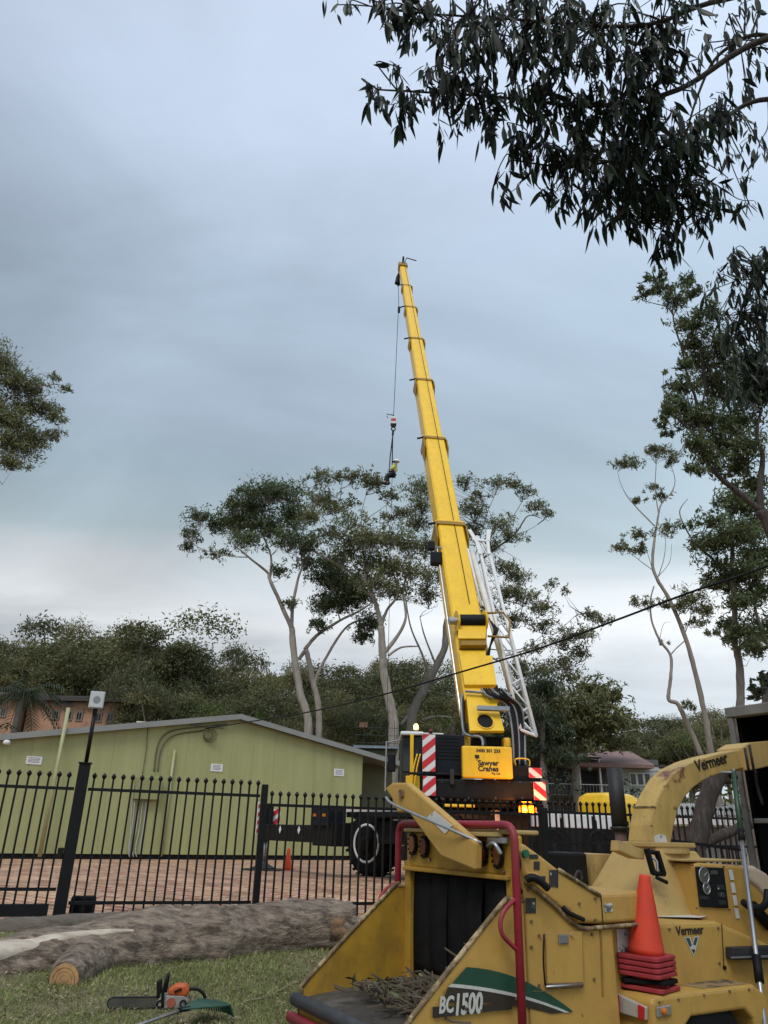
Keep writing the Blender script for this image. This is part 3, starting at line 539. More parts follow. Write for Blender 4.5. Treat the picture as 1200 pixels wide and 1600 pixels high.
# --- the near tree whose branch hangs over the camera
def nearleaves(P, L, seed=3):
    r = np.random.default_rng(seed); n = len(P); K = 7
    az = r.uniform(0, 2 * np.pi, n); tilt = r.normal(.30, .28, n)
    d = np.stack([np.cos(az) * np.sin(tilt), np.sin(az) * np.sin(tilt), -np.cos(tilt)], 1)
    s = unit(np.cross(d, r.normal(size=(n, 3)))); nn = np.cross(s, d)
    l = L * r.uniform(.40, 1.2, n); wd = l * r.uniform(.14, .24, n); cv = r.uniform(-.28, .28, n); bd = r.uniform(-.12, .16, n)
    prof = np.array([.08, .62, .98, 1.0, .80, .45, .03]); ts = np.linspace(0, 1, K)
    V_ = np.zeros((n, K, 3, 3))
    for k, (t, pr) in enumerate(zip(ts, prof)):
        c = P + d * (l * t)[:, None] + s * (cv * l * (t * t - t * .4))[:, None] + nn * (bd * l * t * t)[:, None]
        for j, sg in enumerate((-1, 0, 1)):
            V_[:, k, j] = c + s * (sg * pr * wd * .5)[:, None] + nn * (abs(sg) * pr * wd * .16)[:, None]
    base = (np.arange(n) * K * 3)[:, None]
    q = np.array([[k * 3 + j, k * 3 + j + 1, (k + 1) * 3 + j + 1, (k + 1) * 3 + j] for k in range(K - 1) for j in range(2)])
    return V_.reshape(-1, 3), (base[:, :, None] + q[None]).reshape(-1, 4)
nt_root = empty('gum_tree', (3.3, 2.6, -.6), 0, 'near gum whose dark leafy branches hang into the top right corner', 'tree')
def nb(px, py, D): d = ray(px, py); return CAM + d * D
NL = [([(1900, 1500, 3.6), (1820, 900, 4.0), (1600, 300, 4.2)], .22, .12),
      ([(1600, 300, 4.2), (1400, 40, 4.1), (1200, 60, 4.0), (1060, 140, 4.0), (930, 165, 3.9), (760, 150, 3.8), (590, 140, 3.7)], .034, .004), ([(1600, 300, 4.2), (1350, -20, 3.9), (1130, 0, 3.8), (1000, 40, 3.8), (800, 30, 3.7), (650, 20, 3.7)], .026, .004),
      ([(1600, 300, 4.2), (1350, 180, 4.3), (1200, 155, 4.3), (1120, 190, 4.3), (1020, 235, 4.2), (900, 260, 4.1), (800, 250, 4.0)], .026, .004), ([(1350, 180, 4.3), (1210, 60, 4.4), (1130, 80, 4.4), (1090, 150, 4.4), (1060, 260, 4.3), (1040, 350, 4.3)], .02, .003),
      ([(1600, 300, 4.2), (1400, 350, 5.6), (1250, 380, 5.6), (1180, 430, 5.6), (1150, 520, 5.6)], .05, .006), ([(1250, 380, 5.6), (1200, 480, 5.5), (1190, 600, 5.5)], .02, .005)]
mb = MB(); lp_ = []
for pl, ra, rb in NL:
    pts = smoothpts([nb(*q) for q in pl], 8); n = len(pts); mb.tube(pts, [ra + (rb - ra) * (i / (n - 1)) ** .6 for i in range(n)], 7); lp_ += [np.array(p) for p in pts]
mb.tube([V((3.3, 2.6, -.7)), V((3.35, 2.62, .6)), nb(1900, 1500, 3.6)], [.3, .25, .22], 10)
mb.build('trunk', BARKD, nt_root, smooth=True); lp_ = np.array(lp_)
NC = [(660, 30, 62, 50, 3.7, 70), (740, 60, 70, 60, 3.7, 130), (830, 50, 80, 60, 3.8, 150), (930, 50, 80, 60, 3.8, 130), (1020, 90, 70, 60, 3.9, 120), (1040, 30, 70, 36, 3.8, 60), (1160, 40, 60, 46, 4.4, 34), (1180, 110, 50, 50, 4.4, 24),
      (700, 140, 46, 40, 3.7, 55), (760, 160, 46, 40, 3.8, 50), (590, 146, 18, 16, 3.7, 14), (640, 160, 34, 26, 3.7, 22), (850, 150, 60, 46, 3.8, 80), (920, 190, 60, 44, 3.9, 90), (830, 220, 46, 36, 4.0, 50), (900, 250, 56, 44, 4.1, 90), (980, 260, 70, 56, 4.2, 150), (1050, 240, 70, 60, 4.2, 140), (1000, 170, 60, 50, 4.0, 100), (1100, 190, 50, 50, 4.2, 60), (1060, 310, 50, 40, 4.3, 80), (990, 320, 50, 30, 4.2, 60), (940, 310, 46, 26, 4.2, 40), (1110, 300, 36, 40, 4.3, 36), (1050, 370, 34, 26, 4.3, 34), (1160, 230, 40, 46, 4.4, 22), (1165, 300, 26, 20, 4.4, 10), (540, -4, 24, 10, 3.7, 8), (600, 0, 30, 18, 3.7, 16), (870, 310, 34, 20, 4.1, 22), (800, 270, 26, 20, 4.0, 14), (700, 190, 24, 14, 3.8, 10),
      (1180, 420, 46, 44, 5.6, 90), (1170, 490, 44, 44, 5.6, 110), (1190, 560, 46, 44, 5.5, 120), (1165, 590, 32, 30, 5.5, 60), (1150, 400, 26, 26, 5.6, 30), (1195, 610, 30, 24, 5.5, 40)]
tw = MB(); PP = []; SZ = []
for (cx, cy, rx, ry, D, n) in NC:
    c = np.array(nb(cx, cy, D)); k = D / FPX; R = np.array([rx * k, rx * k * .9, ry * k]); n = int(n * 2.3)
    anc = nearest(lp_, c)
    ntw = max(3, n // 7)
    u = rng.normal(size=(ntw, 3)) * .5
    for i in range(ntw):
        e = c + u[i] * R; st = nearest(lp_, e) if rng.random() < .5 else anc
        a_, b_ = V(st), V(e); m_ = (a_ + b_) / 2 + V(rng.normal(size=3) * .04) + V((0, 0, .04)); e2 = b_ + V(rng.normal(size=3) * .04) + V((0, 0, -.05))
        pts = smoothpts([a_, m_, b_, e2], 4); tw.tube(pts, [.0045 - .003 * j / len(pts) for j in range(len(pts))], 4, caps=False)
        for j in range(n // ntw + 1):
            q = pts[int(len(pts) * (.45 + .54 * rng.random()))]; PP.append(np.array(q) + rng.normal(size=3) * .012)
tw.build('twigs', mat('twig_dark', (.035, .026, .024), .8, .3, 6), nt_root)['kind'] = 'stuff'
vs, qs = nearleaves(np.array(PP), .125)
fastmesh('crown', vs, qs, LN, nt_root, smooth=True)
# --- far forest on the hill: shared crowns
def variant(k, leaf, L=.215, Wd=.08, n=21600, H=11, W_=4.5):
    r = np.random.default_rng(40 + k); P = []; mb = MB(); hubs = []
    for _ in range(24):
        a = r.uniform(0, 6.28); q = r.uniform(.1, 1) ** .6 * W_; z = H * r.uniform(.36, .95) - .16 * q
        hubs.append((np.array([q * math.cos(a), q * math.sin(a), z]), r.uniform(.75, 1.6)))
    for c, R in hubs:
        u = unit(r.normal(size=(n // 24, 3))); u[:, 2] = np.where(u[:, 2] < -.3, -u[:, 2] * .6, u[:, 2]); P.append(c + u * (r.uniform(.3, 1, (n // 24, 1)) ** .5) * np.array([R * 1.2, R * 1.2, R * .95]) * (1 + .15 * r.normal(size=(n // 24, 1))))
    P = np.concatenate(P); vs = crown(P, L, Wd)
    mb.tube(smoothpts([(0, 0, -2), (.2, .1, H * .25), (-.1, .2, H * .5), (.3, 0, H * .8)], 4), [.3 - .018 * i for i in range(13)], 7)
    for c, R in hubs[:16]:
        z0 = r.uniform(.2, .55) * H; mb.tube(smoothpts([(0, 0, z0), (c[0] * .5 + r.normal() * .4, c[1] * .5, z0 + (c[2] - z0) * .45), tuple(c)], 3), [.13, .12, .11, .09, .08, .06, .04], 5)
    me = bpy.data.meshes.new('crown'); m = len(vs)
    me.from_pydata(vs.tolist(), [], quadidx(m // 4).tolist()); me.materials.append(leaf)
    mt = bpy.data.meshes.new('trunk'); mt.from_pydata([tuple(v) for v in mb.v], [], mb.f); mt.materials.append(BARKP)
    return me, mt
LF2 = leafmat('forest_leaf_dark', (.115, .122, .055), .5, .3); LF3 = leafmat('forest_leaf_light', (.19, .175, .075), .5, .3)
VAR = [variant(i, (LF, LF2, LF3)[i % 3], H=(11, 9.5, 12.5, 10, 9, 11.5)[i], W_=(4.4, 4, 3.6, 5, 4.2, 4.6)[i]) for i in range(6)]
def far_tree(px, ytop, Y, v, rz=0.0, sx=1.0, label='', group=None):
    top = atY(px, ytop, Y); base = gz(top.x, top.y); Hn = (11, 9.5, 12.5, 10, 9, 11.5)[v] * .99
    k = max(.35, (top.z - base) / Hn)
    e_ = empty('forest_tree', (top.x, top.y, base), rz, label, 'tree', group); e_.scale = (k * sx, k * sx, k)
    for nm, me in zip(('crown', 'trunk'), VAR[v]):
        o = bpy.data.objects.new(nm, me); COL.objects.link(o); o.parent = e_; WM[o.name] = Matrix()
    return e_
gl = 'tree in the wooded hillside behind the hall'
FT = [(-40, 1000, 62, 0), (10, 985, 66, 1), (45, 988, 70, 2), (75, 990, 60, 3), (110, 985, 64, 4), (150, 980, 58, 5), (200, 958, 56, 0, 'tallest rounded tree on the wooded hillside left of the gums'), (235, 985, 62, 2), (262, 1000, 60, 3), (300, 1010, 64, 1), (335, 1012, 66, 4), (372, 1030, 70, 2), (405, 1040, 66, 5), (440, 1035, 72, 0), (505, 1050, 74, 1), (545, 1040, 70, 3), (575, 1030, 76, 2), (605, 1045, 70, 4), (640, 1030, 72, 5), (670, 1040, 70, 1), (700, 1050, 66, 0), (30, 1030, 58, 5), (130, 1030, 60, 2), (180, 1040, 59, 3), (250, 1045, 50, 4), (310, 1060, 50, 0), (360, 1070, 54, 1), (430, 1075, 56, 3), (520, 1085, 58, 5), (560, 1080, 56, 4), (640, 1085, 56, 0), (690, 1080, 54, 2), (225, 1070, 47, 1), (280, 1085, 47, 5), (490, 1095, 50, 2), (590, 1110, 48, 1)]
for i, q in enumerate(FT): far_tree(q[0], q[1], q[2], q[3], i * 1.7, 1.0 + .25 * math.sin(i * 2.3), q[4] if len(q) > 4 else gl, None if len(q) > 4 else 'trees on the wooded hillside')
gr = 'tree on the far wooded ridge right of the crane'
FR = [(760, 1060, 60, 1), (800, 1080, 62, 3), (1000, 1125, 90, 0), (1030, 1122, 92, 2), (1055, 1125, 88, 4), (1085, 1120, 90, 1), (1120, 1108, 80, 5), (1150, 1112, 84, 3), (990, 1140, 80, 3), (1020, 1140, 78, 1), (1070, 1138, 76, 0), (1105, 1135, 74, 2), (1180, 1100, 80, 0), (1210, 1100, 80, 2), (960, 1125, 84, 5)]
for i, q in enumerate(FR): far_tree(*q[:4], i * 2.1 + .4, 1.2 + .25 * math.sin(i * 1.9), gr, 'trees on the far ridge')
# dense trees right of the jib
tree('bushy_tree', 'dense rounded green tree between the jib and the house roof', 'tree', 36, [([(900, 1220), (905, 1150), (910, 1100)], .25, .1)],
     [(890, 1110, 46, 34), (925, 1085, 36, 26), (950, 1095, 30, 30), (905, 1140, 50, 34), (955, 1135, 40, 30), (860, 1130, 40, 40), (880, 1165, 60, 26), (950, 1165, 50, 20), (975, 1125, 18, 20), (930, 1115, 36, 30), (840, 1165, 34, 30)], LF, BARKG, L=.3, Wd=.1, dens=.7, dY=1.2)
tree('bushy_tree', 'olive drooping tree close behind the foot of the jib', 'tree', 33, [([(850, 1210), (848, 1150), (850, 1100)], .2, .08)],
     [(850, 1080, 34, 30), (835, 1120, 30, 34), (868, 1150, 36, 30), (845, 1180, 38, 24), (880, 1190, 34, 20)], LC, BARKG, L=.26, Wd=.06, dens=.7, dY=.8, droop=1.0)
def bush(px, py, rx, ry, Y, leaf, label, n=None, L=.16, Wd=.07, cat='shrub', name='shrub'):
    b = atY(px, py + ry, Y); z = min(b.z, gz(b.x, b.y) + .4); root = empty(name, (b.x, b.y, gz(b.x, b.y)), 0, label, cat)
    c = np.array(atY(px, py, Y)); k = Y / FPX * .95; R = np.array([rx * k, rx * k * .8, ry * k * 1.1]); n = n or int(4.2 * (rx * k) * (ry * k) / (L * Wd))
    T, P = clump_points(c, R, n, 8, .14, .8); vs = crown(P, L, Wd); fastmesh('foliage', vs, quadidx(len(vs) // 4), leaf, root)
    mb = MB()
    for tt in T[:14]: twigtubes(mb, (b.x, b.y, gz(b.x, b.y)), tt, .02)
    mb.build('stems', TWIG, root); return root
bush(330, 1112, 40, 16, 44, LG, 'bright green shrub top showing above the hall roof ridge')
bush(405, 1125, 30, 16, 43, LG, 'smaller bright green shrub right of the hall roof ridge')
bush(300, 1120, 26, 12, 43, LG, 'low bright green shrub left of the hall roof ridge')
bush(690, 1128, 22, 14, 34, LG, 'bright green shrub behind the crane cab roof')
bush(1075, 1160, 50, 16, 40, LG, 'yellowish green shrub behind the curve of the chute')
bush(870, 1225, 30, 22, 26, LD, 'dark shrub right of the striped counterweight marker')
bush(905, 1238, 16, 14, 27, LD, 'small dark shrub under the house balcony')
bush(990, 1240, 24, 18, 30, LD, 'shrub below the house window, left of the chute')
bush(1140, 1245, 26, 26, 18, LG, 'green shrub between the leaning trunk and the chip truck box')
bush(1070, 1250, 24, 14, 24, LG, 'green shrub left of the leaning trunk under the chute')
bush(10, 1137, 24, 8, 41, LD, 'dark hedge in front of the brick flats')
# palm in front of the flats
pc = atY(38, 1082, 42); palm = empty('palm_tree', (pc.x, pc.y, gz(pc.x, pc.y)), 0, 'feathery palm in front of the brick flats', 'tree')
MB().tube([V((pc.x, pc.y, gz(pc.x, pc.y) - .2)), V((pc.x - .1, pc.y, pc.z - 1)), pc], [.22, .17, .15], 8).build('trunk', BARKG, palm, smooth=True)
qd = []; rb = MB()
for i in range(22):
    a = i * 2.4; elv = .9 - 1.3 * (i / 22); dr = V((math.cos(a), math.sin(a), 0)); pts = []
    for j in range(9):
        t = j / 8; pts.append(pc + dr * (2.3 * t) + V((0, 0, (elv * 2.1 * t - 1.7 * t * t))))
    rb.tube(pts, .02, 3, caps=False)
    for j in range(1, 9):
        for s_ in (-1, 1):
            for h in (0, .5):
                p_ = np.array(pts[j - 1].lerp(pts[j], h)); sdv = unit(np.array([-dr.y * s_, dr.x * s_, -.7]) + np.array(dr) * .5); qd.append((p_ + sdv * .25, sdv))
rb.build('frond_ribs', TWIG, palm)
cc = np.array([q[0] for q in qd]); dd = np.array([q[1] for q in qd]); vs = leafquads(cc, dd, np.tile([0, 0, 1.0], (len(cc), 1)), np.full(len(cc), .6), np.full(len(cc), .07))
fastmesh('fronds', vs, quadidx(len(cc)), leafmat('palm_leaf', (.05, .07, .03)), palm)
# ================================================================== BUILDINGS FURTHER OFF
def flat(name, label, x0, x1, ytop, Y, depth, m, rm, wins, roofh=.9):
    a = atY(x0, ytop, Y); b = atY(x1, ytop, Y); zb = gz(a.x, Y) - 1
    root = empty(name, ((a.x + b.x) / 2, Y, zb + 1), 0, label, 'building')
    MB().box((a.x, Y, zb), (b.x, Y + depth, a.z)).build('wall', m, root)
    MB().prism([(a.x - .5, Y - .5, a.z), (b.x + .5, Y - .5, a.z), (b.x + .5, Y + depth, a.z), (a.x - .5, Y + depth, a.z)], (0, 0, .25)).build('eave', rm, root)
    MB().add([(a.x - .5, Y - .5, a.z + .25), (b.x + .5, Y - .5, a.z + .25), (b.x + .5, Y + depth, a.z + .25), (a.x - .5, Y + depth, a.z + .25), ((a.x + b.x) / 2 - 2, Y + depth / 2, a.z + .25 + roofh), ((a.x + b.x) / 2 + 2, Y + depth / 2, a.z + .25 + roofh)],
             [(0, 1, 5, 4), (1, 2, 5), (2, 3, 4, 5), (3, 0, 4)]).build('roof', rm, root)
    for (wx0, wy0, wx1, wy1) in wins:
        p0 = atY(wx0, wy1, Y); p1 = atY(wx1, wy0, Y)
        f_ = MB().box((p0.x - .1, Y - .06, p0.z - .1), (p1.x + .1, Y + .02, p1.z + .1)).build('window', mat('window_frame_dull', (.20, .17, .15), .6, .1, 3), root)
        xm = (p0.x + p1.x) / 2
        MB().box((p0.x, Y - .08, p0.z), (xm - .03, Y - .062, p1.z)).build('pane', GLASS, f_); MB().box((xm + .03, Y - .08, p0.z), (p1.x, Y - .062, p1.z)).build('pane', GLASS, f_)
    return root
BRK = mat('brick_wall', (.46, .26, .165), .85, .15, 1.5, col2=(.31, .175, .125), thr=(.5, .7)); RFD = mat('roof_dark', (.055, .045, .045), .7, .2, 2); TILE = mat('roof_tile', (.24, .145, .125), .8, .25, 3, bump=.6, bscale=8)
flat('brick_flats', 'salmon brick block of flats with dark roof at far left edge', -60, 28, 1092, 45, 10, BRK, RFD, [(2, 1108, 9, 1118), (-18, 1108, -10, 1118)], roofh=1.0)
flat('brick_flats', 'salmon brick block of flats with rows of windows behind the palm', 46, 196, 1095, 46, 10, BRK, RFD, [(88, 1096, 96, 1101), (104, 1096, 114, 1101), (84, 1112, 92, 1122), (103, 1113, 112, 1123), (120, 1114, 128, 1124), (150, 1116, 158, 1126), (168, 1116, 177, 1126)])
# house right of the crane
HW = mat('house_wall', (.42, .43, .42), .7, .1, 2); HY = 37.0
hs = atY(930, 1240, HY); house = empty('house', (hs.x, HY, gz(hs.x, HY)), 0, 'grey weatherboard house with tiled hip roof and balcony right of the crane', 'house')
def hb(name, x0, y0, x1, y1, Y, dep, m, par=house, bevel=0):
    a = atY(x0, y0, Y); b = atY(x1, y1, Y); return MB().box((min(a.x, b.x), Y, min(a.z, b.z)), (max(a.x, b.x), Y + dep, max(a.z, b.z))).build(name, m, par, bevel=bevel)
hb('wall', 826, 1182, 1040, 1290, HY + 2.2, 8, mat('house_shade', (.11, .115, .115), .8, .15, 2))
hb('wall', 952, 1197, 1040, 1290, HY, 9, HW)
for k in range(7): hb('weatherboard', 952, 1199 + k * 8, 1040, 1205.5 + k * 8, HY - .03, .025, HW)
a = atY(905, 1192, HY - 1); b = atY(1022, 1196, HY - 1); r1 = atY(938, 1172, HY + 4); r2 = atY(985, 1174, HY + 4)
MB().add([(a.x, HY - 1, a.z), (b.x, HY - 1, a.z), (b.x, HY + 9, a.z), (a.x, HY + 9, a.z), tuple(r1), tuple(r2), (a.x, HY - 1, a.z - .15), (b.x, HY - 1, a.z - .15), (b.x, HY + 9, a.z - .15), (a.x, HY + 9, a.z - .15)],
         [(0, 1, 5, 4), (1, 2, 5), (2, 3, 4, 5), (3, 0, 4), (6, 7, 1, 0), (7, 8, 2, 1), (8, 9, 3, 2), (9, 6, 0, 3), (9, 8, 7, 6)]).build('roof', TILE, house)
hb('verandah_roof', 815, 1180, 940, 1184, HY - .6, 3, RFD); hb('gutter', 815, 1183, 940, 1187, HY - .72, .1, WHT); hb('fascia', 940, 1193, 1042, 1199, HY - .8, .1, RFD)
for x in (907, 939): hb('verandah_post', x - 1.6, 1187, x + 1.6, 1250, HY - .5, .12, WHT)
hb('balcony_floor', 830, 1240, 952, 1244, HY - .6, 3, GREY); hb('balustrade', 830, 1224, 950, 1226, HY - .6, .06, WHT)
for k in range(24): hb('baluster', 832 + k * 5, 1226, 833 + k * 5, 1240, HY - .58, .03, WHT)
wf = hb('window', 983, 1207, 1018, 1228, HY - .06, .03, WHT)
for k in range(3): hb('pane', 985 + k * 11.2, 1209, 994.5 + k * 11.2, 1226, HY - .075, .012, GLASS, wf)
# pale low shed and small far roofs
SHD = 20.0; sa = atY(1100, 1300, SHD); shed = empty('shed', (sa.x, SHD, gz(sa.x, SHD)), 0, 'low pale shed with corrugated roof behind the leaning trunk', 'shed')
hb('wall', 1040, 1290, 1165, 1345, SHD + .4, 3, mat('shed_wall', (.16, .17, .17), .7, .2, 3), shed); hb('fascia', 1045, 1274, 1160, 1290, SHD, .08, WHT, shed)
p0 = atY(1045, 1274, SHD); p1 = atY(1160, 1276, SHD); p2 = atY(1150, 1258, SHD + 4); p3 = atY(1060, 1256, SHD + 4)
mb = MB(); nr = 24
for k in range(nr):
    a0 = p0.lerp(p1, k / nr); a1 = p0.lerp(p1, (k + 1) / nr); b0 = p3.lerp(p2, k / nr); b1 = p3.lerp(p2, (k + 1) / nr); h = V((0, 0, .04))
    mb.add([a0, a0.lerp(a1, .5) + h, a1, b1, b0.lerp(b1, .5) + h, b0], [(0, 1, 4, 5), (1, 2, 3, 4)])
mb.build('roof', mat('shed_roof', (.40, .40, .38), .6, .2, 2), shed)
sf = 34; s_ = atY(580, 1175, sf); sh2 = empty('scaffold_roof', (s_.x, sf, gz(s_.x, sf)), 0, 'small blue-grey roof under scaffolding behind the hall, left of the crane cab', 'building')
hb('roof', 552, 1164, 622, 1170, sf, 3, mat('roof_bluegrey', (.13, .17, .21), .5, .2, 2), sh2); hb('gutter', 552, 1167, 622, 1169, sf - .08, .06, WHT, sh2); hb('wall', 556, 1171, 618, 1200, sf + .4, 2, HGD, sh2)
for k in range(6): a = atY(556 + k * 12, 1165, sf + 1); MB().tube([a, a + V((0, 0, 1.1))], .012, 5).build('scaffold_tube', DST, sh2)
for k in range(3): a = atY(554, 1160 - k * 12, sf + 1); b = atY(622, 1162 - k * 12, sf + 1); MB().tube([a, b], .012, 5).build('scaffold_tube', DST, sh2)
hb('brick_stack', 561, 1128, 574, 1137, sf + 12, 1, BRK, sh2)
# overhead cable
cab_pts = [atY(318, 1139, 26.6), atY(400, 1126, 23), atY(480, 1113, 20.3), atY(600, 1085, 17.2), atY(720, 1050, 15.0), atY(840, 1014, 13.3), atY(960, 970, 12.0), atY(1080, 925, 10.9), atY(1200, 884, 10.0), atY(1400, 800, 8.8)]
pc_ = MB().tube(smoothpts(cab_pts, 6), .018, 6).build('power_cable', BLK, smooth=True); tag(pc_, 'thick black overhead cable crossing in front of the crane boom', 'cable')
ep = atY(1400, 800, 8.8); po = empty('power_pole', (ep.x, ep.y, gz(ep.x, ep.y)), 0, 'timber power pole carrying the overhead cable beyond the right edge', 'pole')
MB().tube([(ep.x + .14, ep.y, gz(ep.x, ep.y)), (ep.x + .14, ep.y, ep.z + .6)], .13, 10).build('shaft', BARKG, po, smooth=True); MB().box((ep.x - .6, ep.y - .05, ep.z + .2), (ep.x + .9, ep.y + .05, ep.z + .3)).build('crossarm', BARKG, po)
# ================================================================== CRANE
SL = V((2.4, 19.3, 0)); CAX = V((.8, .6, 0)); CAY = V((-.6, .8, 0)); CANG = math.atan2(.6, .8)
crane = empty('mobile_crane', SL, 0, 'yellow mobile crane with its long telescopic boom raised above the trees', 'crane')
def cl(x, y, z): return SL + CAX * x + CAY * y + V((0, 0, z))
def cbox(name, lo, hi, m, par=crane, bevel=.02):
    mb = MB().box(lo, hi); mb.v = [cl(*v) for v in mb.v]; return mb.build(name, m, par, bevel=bevel)
cbox('chassis', (-2.6, -.9, .75), (6.2, .45, 1.22), BLK)
cbox('deck', (-2.9, -1.3, 1.28), (4.3, 1.3, 1.40), BLK); cbox('deck_edge', (-2.9, 1.3, 1.36), (4.3, 1.34, 1.52), WHT)
rb_ = cbox('rear_box', (-3.5, 1.15, 1.08), (-3.0, 1.85, 1.52), NAVY)
for y in (1.3, 1.7):
    mb = MB().box((-3.53, y - .05, 1.28), (-3.501, y + .05, 1.34)); mb.v = [cl(*v) for v in mb.v]; mb.build('reflector', AML, rb_)
for k, x in enumerate((.4, 2.2, 3.6)): cbox('side_locker', (x - .65, .95, .75), (x + .65, 1.32, 1.24), WHT)
for k, x in enumerate((-.2, 1.0, 2.2, 3.4)): cbox('rear_locker', (x - .5, -1.36, 1.18), (x + .5, -1.0, 1.5), WHT)
cbox('skirt', (-2.4, -1.34, .3), (4.4, -1.28, 1.16), BLK)
cb = cbox('carrier_cab', (4.5, -.62, .75), (6.0, .62, 2.14), CY, bevel=.26)
cbox('rear_window', (4.47, -.35, 1.35), (4.5, .35, 1.6), GLASS, cb, 0); cbox('cab_grille', (4.44, -.55, .7), (4.49, .55, 1.25), GREY, cb, 0)
def wheel(c, axis, R, wd, par, rimm=None):
    c, ax = V(c), V(axis).normalized()
    w_ = MB().lathe(c, [(R * .60, -wd / 2), (R * .88, -wd / 2), (R * .97, -wd * .38), (R, -wd * .25), (R, wd * .25), (R * .97, wd * .38), (R * .88, wd / 2), (R * .60, wd / 2)], 32, ax).build('wheel', RUB, par, smooth=False)
    tr = MB()
    for j in range(28):
        a = ax.orthogonal().normalized(); b = ax.cross(a); t_ = 2 * math.pi * j / 28; d = a * math.cos(t_) + b * math.sin(t_); tg = b * math.cos(t_) - a * math.sin(t_)
        for s_ in (-1, 1): tr.beam(c + d * (R + .005) + ax * (s_ * wd * .08), c + d * (R + .005) + ax * (s_ * wd * .46) + tg * .06, .06, .03, d)
    tr.build('tread', RUB, w_)
    MB().torus(c + ax * wd * .47, ax, R * .57, R * .048, 32, 8).build('rim', rimm or WHT, w_, smooth=True)
    MB().lathe(c, [(R * .56, wd * .30), (R * .5, wd * .36), (R * .25, wd * .40), (R * .22, wd * .62), (R * .12, wd * .66)], 24, ax).build('hub', BLK, w_, smooth=False)
    MB().torus(c + ax * wd * .36, ax, R * .40, R * .035, 28, 6).build('rim_ring', GREY, w_, smooth=True)
    return w_
turn = Matrix.Rotation(math.radians(-6), 4, 'Z') @ V((-.62, -.78, 0))
wheel(V((-.05, 19.62, .725)), turn, .725, .5, crane)
for x in (1.2, 2.9): wheel(cl(x, 1.1, .725), CAY, .725, .5, crane, BLK)
for x in (-2.1, 1.2, 2.9): wheel(cl(x, -1.1, .725), -CAY, .725, .5, crane, BLK)
ob = cbox('outrigger_beam', (-3.35, 1.15, .72), (-2.95, 4.7, 1.10), BLK)
cbox('outrigger_sleeve', (-3.42, 1.1, .66), (-2.88, 1.9, 1.16), BLK)
for y in (1.7, 2.6, 3.5): MB().disc(cl(-3.37, y, .98), CAX, .001, .01).build('bolt', WHT, ob); mb = MB().prism([(-3.365, y - .06, .98), (-3.365, y, 1.07), (-3.365, y + .06, .98), (-3.365, y, .89)], (-.01, 0, 0)); mb.v = [cl(*v) for v in mb.v]; mb.build('marker', WHT, ob)
MB().tube([cl(-3.15, 4.6, .12), cl(-3.15, 4.6, .9)], .065, 12).build('jack', STEEL, crane, smooth=True)
cbox('jack_housing', (-3.27, 4.48, .72), (-3.03, 4.74, 1.55), BLK)
MB().lathe(cl(-3.15, 4.6, 0), [(.30, .03), (.30, .07), (.12, .16), (.08, .22)], 20).build('jack_foot', DST, crane)
pad = MB().lathe(cl(-3.15, 4.6, .005), [(.55, 0), (.55, .035)], 24).build('outrigger_pad', DST); tag(pad, 'dark round pad under the crane outrigger foot', 'outrigger pad')
def stripes(name, P0, ux, uz, wd, ht, par, n=4, flip=1, th=.03):
    """white plate with diagonal red bars"""
    P0, ux, uz = V(P0), V(ux).normalized(), V(uz).normalized(); nn = uz.cross(ux)
    pl = MB().prism([P0, P0 + ux * wd, P0 + ux * wd + uz * ht, P0 + uz * ht], nn * th).build(name, WHT, par)
    bw = ht / n
    for k in range(-2, int(n) + 2):
        z0 = k * bw + bw * .1; sk = wd * .8
        pts = [(0, z0), (wd, z0 + sk), (wd, z0 + sk + bw * .52), (0, z0 + bw * .52)] if flip > 0 else [(0, z0 + sk), (wd, z0), (wd, z0 + bw * .52), (0, z0 + sk + bw * .52)]
        cl_ = []
        for i in range(4):   # clip to 0..ht
            (xa, za), (xb, zb_) = pts[i], pts[(i + 1) % 4]
            for lim in (0,):
                pass
            cl_.append((xa, za))
        def clip(poly, f):
            o = []
            for i in range(len(poly)):
                a, b = poly[i], poly[(i + 1) % len(poly)]; fa, fb = f(a), f(b)
                if fa >= 0: o.append(a)
                if (fa >= 0) != (fb >= 0): t = fa / (fa - fb); o.append((a[0] + (b[0] - a[0]) * t, a[1] + (b[1] - a[1]) * t))
            return o
        q = clip(clip(pts, lambda p: p[1]), lambda p: ht - p[1])
        if len(q) >= 3: MB().prism([P0 + ux * x + uz * z - nn * .006 for x, z in q], nn * .004).build('red_bar', RED, pl)
    return pl
stripes('marker_plate', cl(-3.3, 4.86, .85), -CAX * -1, (0, 0, 1), .22, .8, crane, 4)
stripes('marker_plate', atY(422, 1312, 21.2), (1, 0, 0), (0, 0, 1), .22, .75, crane, 3)
# upper works (faces square to the view of the counterweight)
def ub(name, x0, y0, x1, y1, Y, dep, m, par=crane, bevel=.02): return hb(name, x0, y0, x1, y1, Y, dep, m, par, bevel)
UY = 17.2
ub('slew_ring', 700, 1262, 800, 1290, 18.2, 1.8, BLK); ub('turntable', 668, 1232, 842, 1264, 17.5, 3.2, BLK)
ub('counterweight', 681, 1216, 837, 1252, UY, .9, BLK, bevel=.05)
ub('engine_housing', 679, 1147, 727, 1214, UY + .1, 2.6, NAVY); ub('side_housing', 800, 1196, 832, 1221, UY + .1, 2.0, BLK)
plate = ub('counterweight_plate', 722, 1165, 802, 1217, UY - .12, .3, CY, bevel=.03)
for s_, z_, b_, m_, y_ in (('0400 301 233', .105, .004, 0, 1173.5), ('Sawyer', .17, .005, 0, 1192.5), ('Cranes', .17, .005, 0, 1201.5)):
    o_ = atY(763, y_, UY - .123); text(s_, z_ * .92, o_, (1, 0, 0), (0, 0, 1), TXT, plate, bold=b_, width=1.0)
